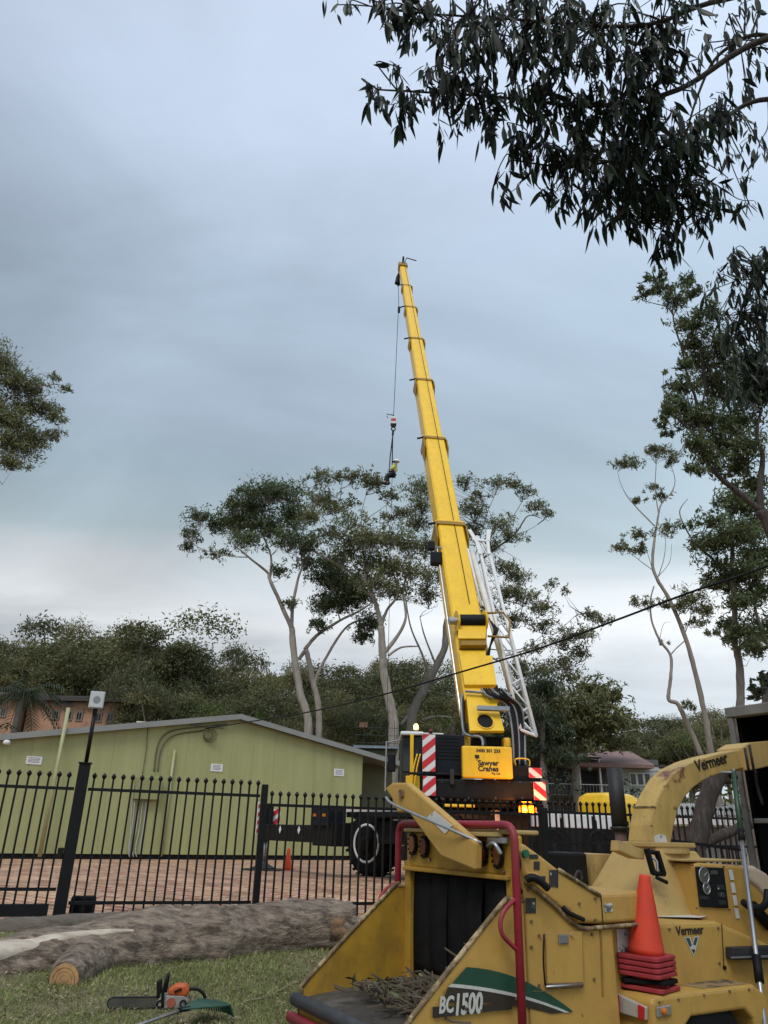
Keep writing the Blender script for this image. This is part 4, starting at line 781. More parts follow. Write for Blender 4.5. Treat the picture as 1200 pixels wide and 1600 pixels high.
o_ = atY(775, 1209, UY - .123); text('Pty Ltd', .062, o_, (1, 0, 0), (0, 0, 1), TXT, plate, bold=.001)
ub('logo_mark', 742, 1179.5, 749, 1185, UY - .126, .004, TXT, plate, 0); ub('logo_mark', 744.8, 1185, 746, 1189, UY - .126, .004, TXT, plate, 0)
for x0, y0, x1, y1, n, fl_ in ((660, 1148, 680, 1205, 2.5, 1), (661, 1213, 681, 1243, 1.35, 1), (827, 1200, 846, 1215, .7, -1), (835, 1222, 852, 1250, 1.3, -1)):
    a = atY(x0, y1, UY - .06); b = atY(x1, y0, UY - .06); stripes('marker_plate', a, (1, 0, 0), (0, 0, 1), b.x - a.x, b.z - a.z, crane, n, fl_)
ub('cross_bar', 640, 1206, 720, 1212, UY - .02, .1, BLK); ub('post', 703, 1202, 710, 1226, UY - .1, .1, DST)
ub('rear_frame', 660, 1252, 850, 1262, UY + .2, .2, BLK); ub('tow_frame', 690, 1264, 830, 1300, 17.9, .3, BLK); ub('yellow_step', 694, 1256, 742, 1262, 17.0, .1, CY); ub('rear_chassis_box', 690, 1300, 830, 1345, 18.0, .6, BLK)
for k in range(5): ub('chevron_tab', 690 + k * 27, 1290, 698 + k * 27, 1300, 17.85, .04, WHT)
for k in range(7): ub('grille_slat', 684, 1152 + k * 5.4, 718, 1154.6 + k * 5.4, UY + .085, .012, BLK, bevel=0)
for k in range(9): a = atY(690 + k * 17.5, 1222, UY - .004); MB().disc(a, (0, 1, 0), .022, .03, 8).build('bolt', DST, crane)
for x in (690, 826): ub('lifting_lug', x - 3, 1212, x + 3, 1218, UY + .2, .08, DST, bevel=.01)
for k in range(4): a = atY(690 + k * 42, 1247, UY - .004); MB().disc(a, (0, 1, 0), .03, .02, 10).build('bolt', DST, crane)
MB().tube(smoothpts([atY(806, 1197, UY + .2), atY(806, 1186, UY + .2), atY(826, 1187, UY + .2), atY(827, 1199, UY + .2)], 4), .016, 6).build('hand_rail', CY, crane, smooth=True)
for x in (700, 812): ub('tail_light', x - 5, 1268, x + 5, 1273, 17.85, .05, REDL, bevel=.01)
# operator cab
oc = ub('operator_cab', 628, 1148, 660, 1236, 18.0, 1.7, DST, bevel=.05)
ub('cab_glass', 630, 1156, 640, 1205, 17.97, .02, GLASS, oc, 0); ub('cab_glass', 648, 1152, 659, 1180, 17.97, .02, GLASS, oc, 0); ub('cab_pillar', 641, 1147, 646, 1230, 17.9, .1, CY, oc, .01); ub('cab_roof', 626, 1142, 662, 1149, 17.9, 1.9, WHT, oc, .03); ub('cab_panel', 634, 1212, 656, 1240, 17.93, .05, CY, oc, .01)
for x in (650, 655): a = atY(x + 2, 1178, 17.8); b = atY(x - 8, 1232, 17.7); MB().tube(smoothpts([a, a + V((-.08, -.05, -.3)), b], 4), .02, 6).build('hand_rail', CY, crane, smooth=True)
MB().tube([atY(604, 1158, 17.9), atY(602, 1236, 17.9)], .022, 6).build('mirror_arm', STEEL, crane); ub('cab_mirror', 606, 1177, 618, 1206, 17.85, .1, BLK, bevel=.03); MB().tube([atY(604, 1160, 17.9), atY(628, 1156, 18)], .015, 6).build('mirror_arm', STEEL, crane)
MB().lathe(atY(650, 1140, 18.4), [(.05, 0), (.06, .04), (.055, .1), (.02, .14)], 14).build('cab_beacon', AMBH, crane, smooth=True)
MB().lathe(atY(673, 1146, 17.4), [(.04, 0), (.05, .05), (.03, .1)], 12).build('rear_lamp', REDL, crane, smooth=True); MB().tube([atY(655, 1146, 17.5), atY(693, 1147, 17.5)], .02, 6).build('roof_rail', WHT, crane)
# amber beacon, lit
bc = ub('beacon_bracket', 812, 1254, 838, 1257, UY - .2, .3, BLK, bevel=0); ub('beacon_lens', 811, 1258, 839, 1272, UY - .22, .12, AMB, bc, .05)
bl_ = bpy.data.lights.new('beacon_light', 'POINT'); bl_.energy = 60; bl_.color = (1, .35, .05); bl_.shadow_soft_size = .08; blo = bpy.data.objects.new('beacon_light', bl_); COL.objects.link(blo); blo.location = atY(825, 1266, UY - .42)
ub('beacon_strip', 813, 1252.4, 830, 1253.6, UY - .23, .02, AMB, bc, 0)
# boom
BB = atY(745, 1105, 18.3); BT = atY(629, 425, 32); be = (BT - BB).normalized(); bn = (V((0, 0, 1)) - be * be.z).normalized(); bl = be.cross(bn)
def bpnt(s_, l_, n_): return BB + be * s_ + bl * l_ + bn * n_
def bpx(px, py, off): p = onP(px, py, BB + bn * off, bn) - BB; return p.dot(be), p.dot(bl)
SEC = [(-.15, 6.5, .82), (6.5, 11.42, .72), (11.42, 15.86, .64), (15.86, 19.79, .57), (19.79, 23.4, .50), (23.4, 26.27, .44), (26.27, 29.0, .385)]
def boomsec(w_): h = w_ * 1.25; return [(-w_ / 2, h * .5 - .05), (-w_ / 2 + .05, h * .5), (w_ / 2 - .05, h * .5), (w_ / 2, h * .5 - .05), (w_ / 2, -h * .2), (w_ * .34, -h * .42), (0, -h * .5), (-w_ * .34, -h * .42), (-w_ / 2, -h * .2)]
topc = .51
for i, (s0, s1, w_) in enumerate(SEC):
    cs = [(x, z + topc - w_ * 1.25 / 2 - .03 * i) for x, z in boomsec(w_)]
    sec = MB().prism([bpnt(s0 - (.6 if i else 0), x, z) for x, z in cs], be * (s1 - s0 + (.6 if i else 0))).build('boom_section', CY, crane)
    if i < 6:
        k = 1.13; zc_ = topc - w_ * .62
        ring = [(x * k * 1.04, (z - zc_) * 1.09 + zc_) for x, z in cs]
        MB().prism([bpnt(s1 - .14, x, z) for x, z in ring], be * .14).build('collar', CYD, sec)
        MB().prism([bpnt(s1, x * .99, (z - zc_) * .99 + zc_) for x, z in ring], be * .05).build('collar_face', CY, sec)
        for sg in (-1, 1):
            x = sg * w_ * .555; MB().prism([bpnt(s1 - .14, x, cs[1][1] + .02), bpnt(s1 - .14, x, cs[1][1] - w_ * .75), bpnt(s1 - w_ * 1.5, x, cs[1][1] - w_ * .5), bpnt(s1 - w_ * .9, x, cs[1][1] + .02)], bl * (sg * .04)).build('collar_cheek', CYD, sec)
        for sp2 in ():
            for lx in (-.3, .3): MB().prism([bpnt(s1 - sp2, lx * w_ - .05, cs[1][1] + .001), bpnt(s1 - sp2, lx * w_ + .05, cs[1][1] + .001), bpnt(s1 - sp2 - .12, lx * w_ + .05, cs[1][1] + .001), bpnt(s1 - sp2 - .12, lx * w_ - .05, cs[1][1] + .001)], bn * .02).build('wear_pad', CYD, sec)
        MB().tube([bpnt(s1 - .05, -w_ * .5, cs[1][1]), bpnt(s1 - .05, -w_ * .5 - .28, cs[1][1] - .1)], .035, 6).build('rope_guide', BLK, sec)
# ropes and pipes along the boom
MB().tube([bpnt(3.0, .12, topc + .03), bpnt(29.1, .02, topc + .02)], .011, 5).build('hoist_rope', BLK, crane)
MB().tube([bpnt(-1.0, -.47, .15), bpnt(6.3, -.47, .3)], .025, 6).build('hydraulic_pipe', STEEL, crane)
# boom foot, winch, cover plate
def bplate(name, pts, off, th, m, par=crane, bevel=.015):
    q = [bpx(x, y, off) for x, y in pts]; return MB().prism([bpnt(s_, l_, off) for s_, l_ in q], bn * th).build(name, m, par, bevel=bevel)
bplate('boom_cover', [(716, 1020), (758, 1020), (758, 1028), (768, 1028), (775, 1074), (725, 1074)], .50, .10, CY)
bplate('winch_bracket', [(718, 980), (758, 980), (757, 1018), (717, 1018)], .50, .25, CYD, bevel=0); bplate('winch_plate', [(716, 978), (760, 978), (758, 1000), (715, 1000)], .74, .06, CY)
dA = bpnt(bpx(714, 970, .8)[0], bpx(714, 970, .8)[1], .8); dB = bpnt(bpx(757, 970, .8)[0], bpx(757, 970, .8)[1], .8); ax_ = (dB - dA).normalized()
wd_ = MB().lathe(dA, [(.16 + .008 * (j % 2), (dB - dA).length * j / 40) for j in range(41)], 20, ax_).build('winch_drum', BLK, crane)
for e_ in (dA, dB): MB().disc(e_, ax_, .27, .035).build('drum_flange', CY, wd_)
MB().disc(dA - ax_ * .12, ax_, .1, .2, 14).build('winch_motor', STEEL, wd_)
bplate('boom_gap', [(728, 1074), (776, 1074), (778, 1083), (728, 1083)], .40, .1, BLK, bevel=0)
ft = bplate('boom_foot', [(727, 1084), (770, 1084), (787, 1146), (733, 1146)], .47, .10, CY)
q_ = bpx(758, 1127, .575); MB().lathe(bpnt(q_[0], q_[1], .572), [(.19, -.02), (.19, .004)], 24, bn).build('access_hole', BLK, ft); MB().torus(bpnt(q_[0], q_[1], .578), bn, .20, .02, 24, 6).build('hole_rim', CY, ft, smooth=True)
ub('boom_bracket', 716, 1148, 736, 1170, 17.6, 1.0, CY, bevel=.05); ub('boom_bracket', 786, 1152, 799, 1170, 17.6, 1.0, CY, bevel=.05); ub('pivot_block', 738, 1150, 784, 1166, 17.9, .8, BLK)
bplate('steel_bar', [(745, 1104), (796, 1106), (796, 1113), (745, 1111)], .7, .06, GREY)
# hoses
for k in range(9):
    t0 = 752 + k * 4; e0 = 803 + k * 2.2
    pts = [bpnt(*bpx(t0, 1076, .6), .6), bpnt(*bpx(t0 + 10, 1086 + random.uniform(-2, 2), .72), .72), bpnt(*bpx(790 + k * 3, 1100 + k * .6, .55), .55), atY(800 + k * 2.4, 1140, 17.55 + .03 * k), atY(e0, 1196, 17.45)]
    MB().tube(smoothpts(pts, 6), .026, 6).build('hose', BLK if k % 4 else GREY, crane, smooth=True)
for x0, m_ in ((721, GREY), (724, BLK)):
    MB().tube(smoothpts([atY(x0 + 6, 1082, 18.0), atY(x0, 1092, 17.9), atY(x0 + 2, 1135, 17.6), atY(x0 + 8, 1148, 17.4), atY(x0 + 30, 1152, 17.3), atY(x0 + 34, 1166, 17.2)], 5), .035, 7).build('hose', m_, crane, smooth=True)
MB().tube([bpnt(*bpx(727, 1080, .66), .66), bpnt(*bpx(800, 1086, .66), .66)], .03, 6).build('hydraulic_pipe', STEEL, crane)
# winch guard frame on the right
gp_ = [bpx(760, 958, .75), bpx(786, 957, .75), bpx(797, 970, .75), bpx(795, 996, .75), bpx(762, 994, .75)]
MB().tube([bpnt(a_, b_, .75) for a_, b_ in gp_], .03, 6).build('winch_guard', CYD, crane, smooth=True)
for k in range(4):
    MB().tube(smoothpts([bpnt(*bpx(764 + k * 4, 966 + k * 5, .7), .7), bpnt(*bpx(772 + k * 2, 985, .8), .8), bpnt(*bpx(768 - k, 1000 + k * 4, .6), .6), bpnt(*bpx(764 - k * 3, 1026 + k * 3, .5), .5)], 4), .019, 6).build('hose', BLK, crane, smooth=True)
# spot lamp on the left of the boom
a = bpnt(bpx(682, 872, .3)[0], bpx(682, 872, .3)[1], .3); fl2 = MB().box((a.x - .18, a.y - .15, a.z - .22), (a.x + .16, a.y + .15, a.z + .16)).build('work_lamp', BLK, crane, bevel=.04); MB().tube([a + V((-.1, 0, .35)), a + V((.35, 0, .3))], .03, 6).build('lamp_bracket', STEEL, fl2); MB().box((a.x - .25, a.y - .1, a.z + .25), (a.x - .05, a.y + .1, a.z + .5)).build('camera_housing', BLK, fl2, bevel=.02)
# boom head
hd = MB().prism([bpnt(29.0, -.24, topc - .1), bpnt(29.0, -.24, -.05), bpnt(29.5, -.24, -.1), bpnt(29.6, -.24, .35)], bl * .48).build('boom_head', CYD, crane, bevel=.03)
for x in (-.12, .12): MB().disc(bpnt(29.3, x, -.05), bl, .26, .06, 20).build('sheave', BLK, hd)
MB().disc(bpnt(29.6, 0, .5), bl, .16, .08, 16).build('sheave', BLK, hd); MB().tube([bpnt(29.5, .1, .4), bpnt(29.75, .2, .55), bpnt(29.6, .75, .5)], .03, 5).build('aerial', BLK, hd)
rp0 = atY(622, 436, 32.3); hk = atY(615, 650, 32.3)
MB().tube([atY(625, 424, 32.2), atY(622, 432, 32.2), atY(621, 443, 32.25)], [.05, .10, .16], 8).build('limit_weight', BLK, crane)
MB().tube([rp0, atY(623, 472, 32.3), hk], .016, 5).build('hoist_rope', BLK, crane); ww = atY(623.5, 480, 32.3); MB().tube([ww, ww - V((0, 0, .35))], .07, 8).build('rope_weight', BLK, crane)
# lattice fly jib stowed beside the boom
jib = crane
J = {'a': (745, 838, .35), 'b': (763, 858, .35), 'c': (745, 842, -.2), 'd': (766, 864, -.2)}; E_ = {'a': (813, 1140, .35), 'b': (838, 1150, .35), 'c': (806, 1130, -.2), 'd': (832, 1140, -.2)}
def jp(k, t):
    x = J[k][0] + (E_[k][0] - J[k][0]) * t; y = J[k][1] + (E_[k][1] - J[k][1]) * t; o = J[k][2]; return bpnt(*bpx(x, y, o), o)
for k in 'abcd': MB().tube([jp(k, 0), jp(k, 1)], .048, 8).build('jib_chord', WHT, jib, smooth=True)
nb_ = 13
for i in range(nb_):
    t0, t1 = i / nb_, (i + 1) / nb_
    for p_, q_ in (('a', 'b'), ('b', 'd'), ('d', 'c'), ('c', 'a')):
        if i % 2: p_, q_ = q_, p_
        MB().tube([jp(p_, t0), jp(q_, t1)], .024, 5).build('jib_lacing', WHT, jib, smooth=True)
for t_ in (0, 1):
    for p_, q_ in (('a', 'b'), ('b', 'd'), ('d', 'c'), ('c', 'a')): MB().tube([jp(p_, t_), jp(q_, t_)], .035, 6).build('jib_end_frame', WHT, jib)
MB().tube([bpnt(*bpx(737, 862, .2), .2), bpnt(*bpx(800, 1078, .2), .2)], .095, 12).build('jib_tube', WHT, jib, smooth=True)
MB().tube([bpnt(*bpx(731, 858, .5), .5), bpnt(*bpx(752, 946, .5), .5)], .035, 8).build('jib_strut', WHT, jib, smooth=True)
for x0, x1 in ((733, 744), (764, 762)):
    MB().beam(bpnt(*bpx(x0, 828, .4), .4), bpnt(*bpx(x1, 846, .4), .4), .12, .05, bn).build('jib_lug', WHT, jib); MB().beam(bpnt(*bpx(x1, 846, .4), .4), bpnt(*bpx(750 if x1 < 750 else 764, 866, .4), .4), .09, .05, bn).build('jib_lug', WHT, jib)
MB().beam(bpnt(*bpx(738, 843, .4), .4), bpnt(*bpx(764, 846, .4), .4), .07, .05, bn).build('jib_end_frame', WHT, jib)
# hook block, slings, climber
hb_ = empty('hook_block', hk - V((0, 0, .62)), 0, 'small red and white hook block hanging on the crane rope', 'hook block')
HK = hk.copy()
for k, m_ in enumerate((WHT, RED, WHT)): MB().box((HK.x - .12, HK.y - .10, HK.z - .2 - .14 * k), (HK.x + .12, HK.y + .10, HK.z - .06 - .14 * k)).build('cheek', m_, hb_, bevel=.03)
MB().disc(HK + V((0, 0, -.5)), (0, 1, 0), .15, .12, 16).build('ball', BLK, hb_)
MB().tube([HK, HK + V((-.02, 0, -.1))], .05, 8).build('socket', BLK, hb_); MB().tube([HK + V((.02, 0, .05)), HK + V((-.35, 0, .1)), HK + V((-.3, 0, -.1))], .03, 6).build('guard_arm', GREY, hb_)
MB().torus(HK + V((0, 0, -.75)), (0, 1, 0), .1, .03, 16, 6).build('hook', BLK, hb_, smooth=True)
PY = 32.3; pel = atY(609.5, 743, PY); sho = atY(617.5, 729, PY); hed = atY(619.5, 722.5, PY); kneeA = atY(603.5, 743.5, PY - .2); footA = atY(602, 754, PY - .2); kneeB = atY(606, 745, PY + .2); footB = atY(606.5, 755.5, PY + .2)
hipc = atY(613.5, 741.5, PY)
sl_ = empty('sling', HK - V((0, 0, .9)), 0, 'pair of dark lifting slings between the hook block and the climber', 'sling')
s0_ = HK + V((0, 0, -.82)); mid = atY(613.6, 680, PY)
MB().tube([s0_, mid], .055, 6).build('strap', NAVY, sl_)
hnd = atY(608.4, 732, PY - .12)
MB().tube([mid, atY(609.5, 715, PY), hnd, atY(607.6, 738, PY)], .03, 5).build('strap', BLK, sl_); MB().tube([mid, atY(613.2, 700, PY), atY(612.8, 724, PY), hipc], .03, 5).build('strap', BLK, sl_)
person = empty('person', (hipc.x, hipc.y, footB.z), 0, 'person in yellow-green shirt, dark trousers and white helmet hanging from the crane', 'person')
def skin(name, vs, es, rs, m, par, sub=1, root=0):
    me = bpy.data.meshes.new(name); I = WM[par.name].inverted(); me.from_pydata([tuple(I @ V(v)) for v in vs], es, []); o = bpy.data.objects.new(name, me); COL.objects.link(o); o.parent = par; WM[o.name] = WM[par.name]
    me.materials.append(m); sk = o.modifiers.new('s', 'SKIN'); sk.use_smooth_shade = True
    for i, r_ in enumerate(rs): me.skin_vertices[0].data[i].radius = (r_, r_) if not isinstance(r_, tuple) else r_; me.skin_vertices[0].data[i].use_root = (i == root)
    if sub: o.modifiers.new('u', 'SUBSURF').levels = sub; o.modifiers['u'].render_levels = sub
    return o
SKN = mat('skin', (.42, .25, .18), .6, .1, 5); HV = mat('hi_vis', (.50, .62, .04), .6, .1, 6); PANT = mat('trousers', (.012, .014, .022), .8, .2, 6)
neck = sho + (hed - sho) * .55; elbA = atY(611.5, 734, PY - .28); elbB = atY(620, 736, PY + .25); hndB = atY(613.4, 737, PY + .1)
shA = sho + V((-.08, -.17, -.04)); shB = sho + V((.04, .17, -.04)); hpA = hipc + V((-.03, -.11, 0)); hpB = hipc + V((.0, .11, 0)); chest = hipc.lerp(sho, .6)
toeA = footA + V((-.17, -.03, -.03)); toeB = footB + V((-.17, .03, -.03))
bv = [hipc, chest, sho, neck, hed, shA, elbA, hnd, shB, elbB, hndB, hpA, kneeA, footA, toeA, hpB, kneeB, footB, toeB]
bes = [(0, 1), (1, 2), (2, 3), (3, 4), (2, 5), (5, 6), (6, 7), (2, 8), (8, 9), (9, 10), (0, 11), (11, 12), (12, 13), (13, 14), (0, 15), (15, 16), (16, 17), (17, 18)]
body = skin('body', bv, bes, [.13, .145, .12, .055, .095, .07, .05, .035, .07, .05, .035, .10, .075, .055, .04, .10, .075, .055, .04], SKN, person)
skin('trousers', [hipc + V((.02, 0, .06)), hpA, kneeA, footA.lerp(kneeA, .1), hpB, kneeB, footB.lerp(kneeB, .1)], [(0, 1), (1, 2), (2, 3), (0, 4), (4, 5), (5, 6)], [.15, .115, .09, .075, .115, .09, .075], PANT, person)
skin('shirt', [hipc.lerp(chest, .25), chest, sho, shA, shA.lerp(elbA, .8), shB, shB.lerp(elbB, .8)], [(0, 1), (1, 2), (2, 3), (3, 4), (2, 5), (5, 6)], [.15, .165, .135, .085, .065, .085, .065], HV, person)
for hh, dirv in ((hnd, V((0, 0, 1))), (hndB, V((-.6, 0, .5)))):
    for f_, (lx, ln) in enumerate(((-.03, .07), (-.01, .085), (.01, .08), (.03, .065), (.05, .05))):
        o_ = hh + V((0, lx, .02)); MB().tube([o_, o_ + dirv.normalized() * ln * .6 + V((-.02, 0, 0)), o_ + dirv.normalized() * ln + V((.01, 0, 0))], [.011, .010, .008], 5).build('finger', SKN, person, smooth=True)
for a_, b_ in ((footA, toeA), (footB, toeB)): MB().tube([a_ + V((.05, 0, .04)), a_ + V((0, 0, -.03)), b_], [.06, .065, .045], 8).build('boot', BLK, person, smooth=True)
hm = MB().lathe(hed + V((0, 0, .03)), [(.155, 0), (.15, .03), (.125, .09), (.07, .135), (.01, .15)], 16).build('helmet', WHT, person, smooth=True); MB().box((hed.x - .2, hed.y - .08, hed.z + .03), (hed.x - .1, hed.y + .08, hed.z + .045)).build('visor', BLK, hm)
MB().torus(hipc + V((0, 0, .02)), (0.2, 0, 1), .17, .03, 16, 6).build('harness_belt', BLK, person); MB().box((hed.x - .12, hed.y - .05, hed.z - .03), (hed.x - .095, hed.y + .05, hed.z)).build('sunglasses', BLK, person); MB().lathe(hed + V((-.095, 0, -.04)), [(.018, 0), (.012, .03), (.004, .045)], 8, (-1, 0, -.2)).build('nose', SKN, person)
gr_ = atY(613, 745, PY); rope2 = MB().tube([gr_, atY(612, 760, PY), V((gr_.x, gr_.y, gz(gr_.x, gr_.y)))], .012, 5).build('climbing_rope', BLK); tag(rope2, 'thin rope dropping from the climber into the treetops', 'rope')
# ================================================================== WOOD CHIPPER
PHI = math.radians(30); ca = V((math.cos(PHI), math.sin(PHI), 0)); cbv = V((math.sin(PHI), -math.cos(PHI), 0)); CO = V((.425, 5.1, -.6))
chip = empty('wood_chipper', CO, PHI, 'weathered yellow wood chipper with red rail and curved discharge chute', 'wood chipper')
def SB(px, py, b): # pixel -> local point on the plane b
    p = onP(px, py, CO + cbv * b, cbv) - CO; return V((p.dot(ca), -b, p.z))
def SA(px, py, a):
    p = onP(px, py, CO + ca * a, ca) - CO; return V((a, -p.dot(cbv), p.z))
def L3(a, b, z): return V((a, -b, z))
def side_plate(name, pix, b, th, m, par=chip, bevel=.006):
    return MB().prism([SB(x, y, b) for x, y in pix], (0, -th, 0)).build(name, m, par, local=True, bevel=bevel)
def poly_ab(name, pts, b0, b1, m, par=chip, bevel=.01, seg=2):
    return MB().prism([L3(a, b0, z) for a, z in pts], (0, -(b1 - b0), 0)).build(name, m, par, local=True, bevel=bevel, seg=seg)
def lbox(name, a0, a1, b0, b1, z0, z1, m, par=chip, bevel=.01, seg=2): return MB().box((a0, -b1, z0), (a1, -b0, z1)).build(name, m, par, local=True, bevel=bevel, seg=seg)
def ltube(name, pts, r, m, par=chip, n=10, sm=6, smooth=True):
    pts = [V(p) for p in pts]; return MB().tube(smoothpts(pts, sm) if sm and len(pts) > 2 else pts, r, n).build(name, m, par, local=True, smooth=smooth)
HWD = .58
# chassis, axle, drawbar, wheels
lbox('chassis', -.1, 3.6, -.38, .38, .42, .58, DST); lbox('axle', 1.3, 1.42, -.75, .75, .34, .44, DST); poly_ab('drawbar', [(3.4, .40), (4.7, .40), (4.7, .54), (3.4, .58)], -.07, .07, DST)
for sg in (1, -1):
    c = V((1.36, -sg * .63, .38)); w_ = MB().lathe(c, [(.2, -.11), (.33, -.11), (.375, -.08), (.38, 0), (.375, .08), (.33, .11), (.2, .11)], 28, (0, -sg, 0)).build('wheel', RUB, chip, local=True)
    MB().lathe(c, [(.21, .06), (.19, .09), (.1, .07), (.06, .10)], 20, (0, -sg, 0)).build('rim', WHT, w_, local=True)
# hopper
MB().prism([L3(-.66, -HWD, .66), L3(.14, -HWD, .74), L3(.14, HWD, .74), L3(-.66, HWD, .66)], (0, 0, -.03)).build('feed_table', mat('table_grime', (.06, .052, .042), .9, .5, 8, col2=(.12, .11, .095), thr=(.5, .7), bump=.6, bscale=30), chip, local=True)
ltube('table_lip', [L3(-.68, -HWD - .02, .655), L3(-.68, HWD + .02, .655)], .038, mat('lip_dark', (.035, .036, .042), .6, .4, 12, col2=(.14, .13, .12), thr=(.6, .7)), sm=0)
ltube('bump_bar', [L3(-.60, -HWD - .04, .50), L3(-.70, -HWD - .03, .565), L3(-.70, HWD + .03, .565), L3(-.60, HWD + .04, .50)], .03, TUBR, sm=0); lbox('table_skirt', -.66, -.62, -HWD, HWD, .42, .63, CHO)
for sg in (-1, 1):
    b0, b1 = (HWD, HWD + .012) if sg > 0 else (-HWD - .012, -HWD)
    pts = [(.14, .56), (.14, 1.26), (.05, 1.26), (-.02, 1.235), (-.60, .76), (-.645, .70), (-.645, .56)]
    poly_ab('hopper_side', pts, b0, b1, CHO if sg < 0 else CHY, bevel=.004)
    ed = [L3(a, sg * (HWD + .006), z) for a, z in ((.14, 1.262), (.04, 1.262), (-.03, 1.235), (-.60, .765), (-.648, .70), (-.648, .58))]
    ltube('hopper_edge', ed, .014, WORN, sm=4)
# body lower (rear of machine housing), behind curtain
bp = [SB(x, y, .6) for x, y in ((803, 1425), (803, 1372), (822, 1375), (860, 1407), (905, 1447), (938, 1448))]
sp_ = [(p.x, p.z) for p in bp]
poly_ab('body_side', [(.14, .50), (.14, 1.26), (.10, 1.40)] + sp_[2:] + [(.80, sp_[-1][1]), (.80, .50)], .565, .602, CHY, bevel=.006)
poly_ab('body_core', [(.28, .50), (.28, 1.36)] + [(a, z - .012) for a, z in sp_[3:]] + [(.78, sp_[-1][1] - .012), (.78, .5)], -.60, .56, CHY, bevel=.01)
poly_ab('body_middle', [(.80, .48), (.80, 1.12), (1.3, 1.12), (1.3, .48)], -.5, .50, CHY, bevel=.03, seg=3)
# rear frame around the curtain
for sg in (-1, 1): lbox('frame_post', .08, .16, sg * .545 - .035, sg * .545 + .035, .70, 1.42, CHO, bevel=.008)
hdp = lbox('lamp_panel', .09, .17, -.575, .575, 1.375, 1.60, CHO, bevel=.018)
lbox('panel_lip', .05, .10, -.56, .56, 1.36, 1.385, CHO, bevel=.006); lbox('top_ledge', .06, .30, -.57, .57, 1.60, 1.625, CHL, bevel=.008); lbox('ledge_bar', .02, .07, -.06, .52, 1.585, 1.61, CHL, bevel=.005)
for (x, y) in ((648, 1319), (666, 1323), (757, 1334), (781, 1337)):
    c = SA(x, y, .085)
    if x == 666: c.y -= .0
    for r_, m_, d_ in ((.058, BLK, 0), (.044, REDL if x in (666, 757) else mat('lamp_amber_dull', (.20, .07, .02), .35, .3, 20), -.012)):
        n = 20; ring = [V((c.x - .004 + d_, c.y + r_ * .78 * math.cos(6.283 * j / n), c.z + r_ * 1.18 * math.sin(6.283 * j / n))) for j in range(n)]
        o_ = MB().prism(ring, (-.014, 0, 0)).build('lamp_guard' if r_ > .05 else 'lamp_lens', m_, hdp, local=True, bevel=.004)
    g_ = MB()
    for j in range(12):
        t_ = 6.283 * j / 12; g_.box((c.x - .03, c.y + .052 * .78 * math.cos(t_) - .008, c.z + .056 * 1.12 * math.sin(t_) - .008), (c.x - .018, c.y + .052 * .78 * math.cos(t_) + .008, c.z + .056 * 1.12 * math.sin(t_) + .008))
    g_.build('guard_studs', BLK, hdp, local=True)
for (x, y) in ((642, 1338), (672, 1343), (745, 1354), (787, 1362)): c = SA(x, y, .088); MB().disc(c, (1, 0, 0), .012, .02, 8).build('bolt', WORN, hdp, local=True)
ltube('chrome_handle', [SA(762, 1322, .03), SA(772, 1318, .0), SA(783, 1335, .02)], .012, STEEL); lbox('lamp_bracket', .04, .09, .40, .54, 1.55, 1.585, STEEL, bevel=.004)
# rubber curtain strips
edges = [-.51, -.29, -.10, .12, .27, .39, .51]
for k in range(len(edges) - 1):
    n = 10; vs_ = []; y0, y1 = edges[k] + .004, edges[k + 1] - .004
    for j in range(n + 1):
        t_ = j / n; z = 1.39 - .62 * t_; bend = (.02 + .02 * k * .5) * math.sin(t_ * 2.6) * (1 if k % 2 else .5); sh = (.05 * t_ * t_ if k in (3, 4) else 0)
        for b in (y0 + sh * .6, (y0 + y1) / 2 + sh, y1 + sh * .9): vs_.append(L3(.13 - bend + (.02 * t_ if k == 4 else 0), b, z))
    fs_ = [(j * 3 + i, j * 3 + i + 1, j * 3 + i + 4, j * 3 + i + 3) for j in range(n) for i in range(2)]
    o_ = meshobj('curtain_strip', vs_, fs_, RUB if k else RUB, chip, local=True, smooth=True); sm_ = o_.modifiers.new('t', 'SOLIDIFY'); sm_.thickness = .012
lbox('feed_mouth', .20, .26, -.5, .5, .72, 1.4, BLK)
# red safety rail
def corner(a, b, c, r=.09, n=6):
    a, b, c = V(a), V(b), V(c); p0 = b + (a - b).normalized() * r; p1 = b + (c - b).normalized() * r
    return [(p0 * (1 - t) * (1 - t) + b * 2 * t * (1 - t) + p1 * t * t) for t in [i / n for i in range(n + 1)]]
RW = .665; zt = 1.655
l0, l1, l2, l3 = L3(.08, -RW, .9), L3(.08, -RW, zt), L3(.03, RW, zt - .005), L3(.03, RW, .35)
MB().tube([l0] + corner(l0, l1, l2) + corner(l1, l2, l3) + [l3], .0225, 14).build('safety_rail', TUBR, chip, local=True, smooth=True)
ltube('grab_handle', [SB(809, 1402, RW), SB(790, 1420, RW), SB(782, 1440, RW), SB(785, 1460, RW), SB(798, 1475, RW), SB(811, 1487, RW)], .0125, TUBR); ltube('grab_handle', [L3(.08, -RW, 1.28), L3(-.02, -RW, 1.23), L3(-.06, -RW, 1.15), L3(.04, -RW, 1.0)], .0125, TUBR)
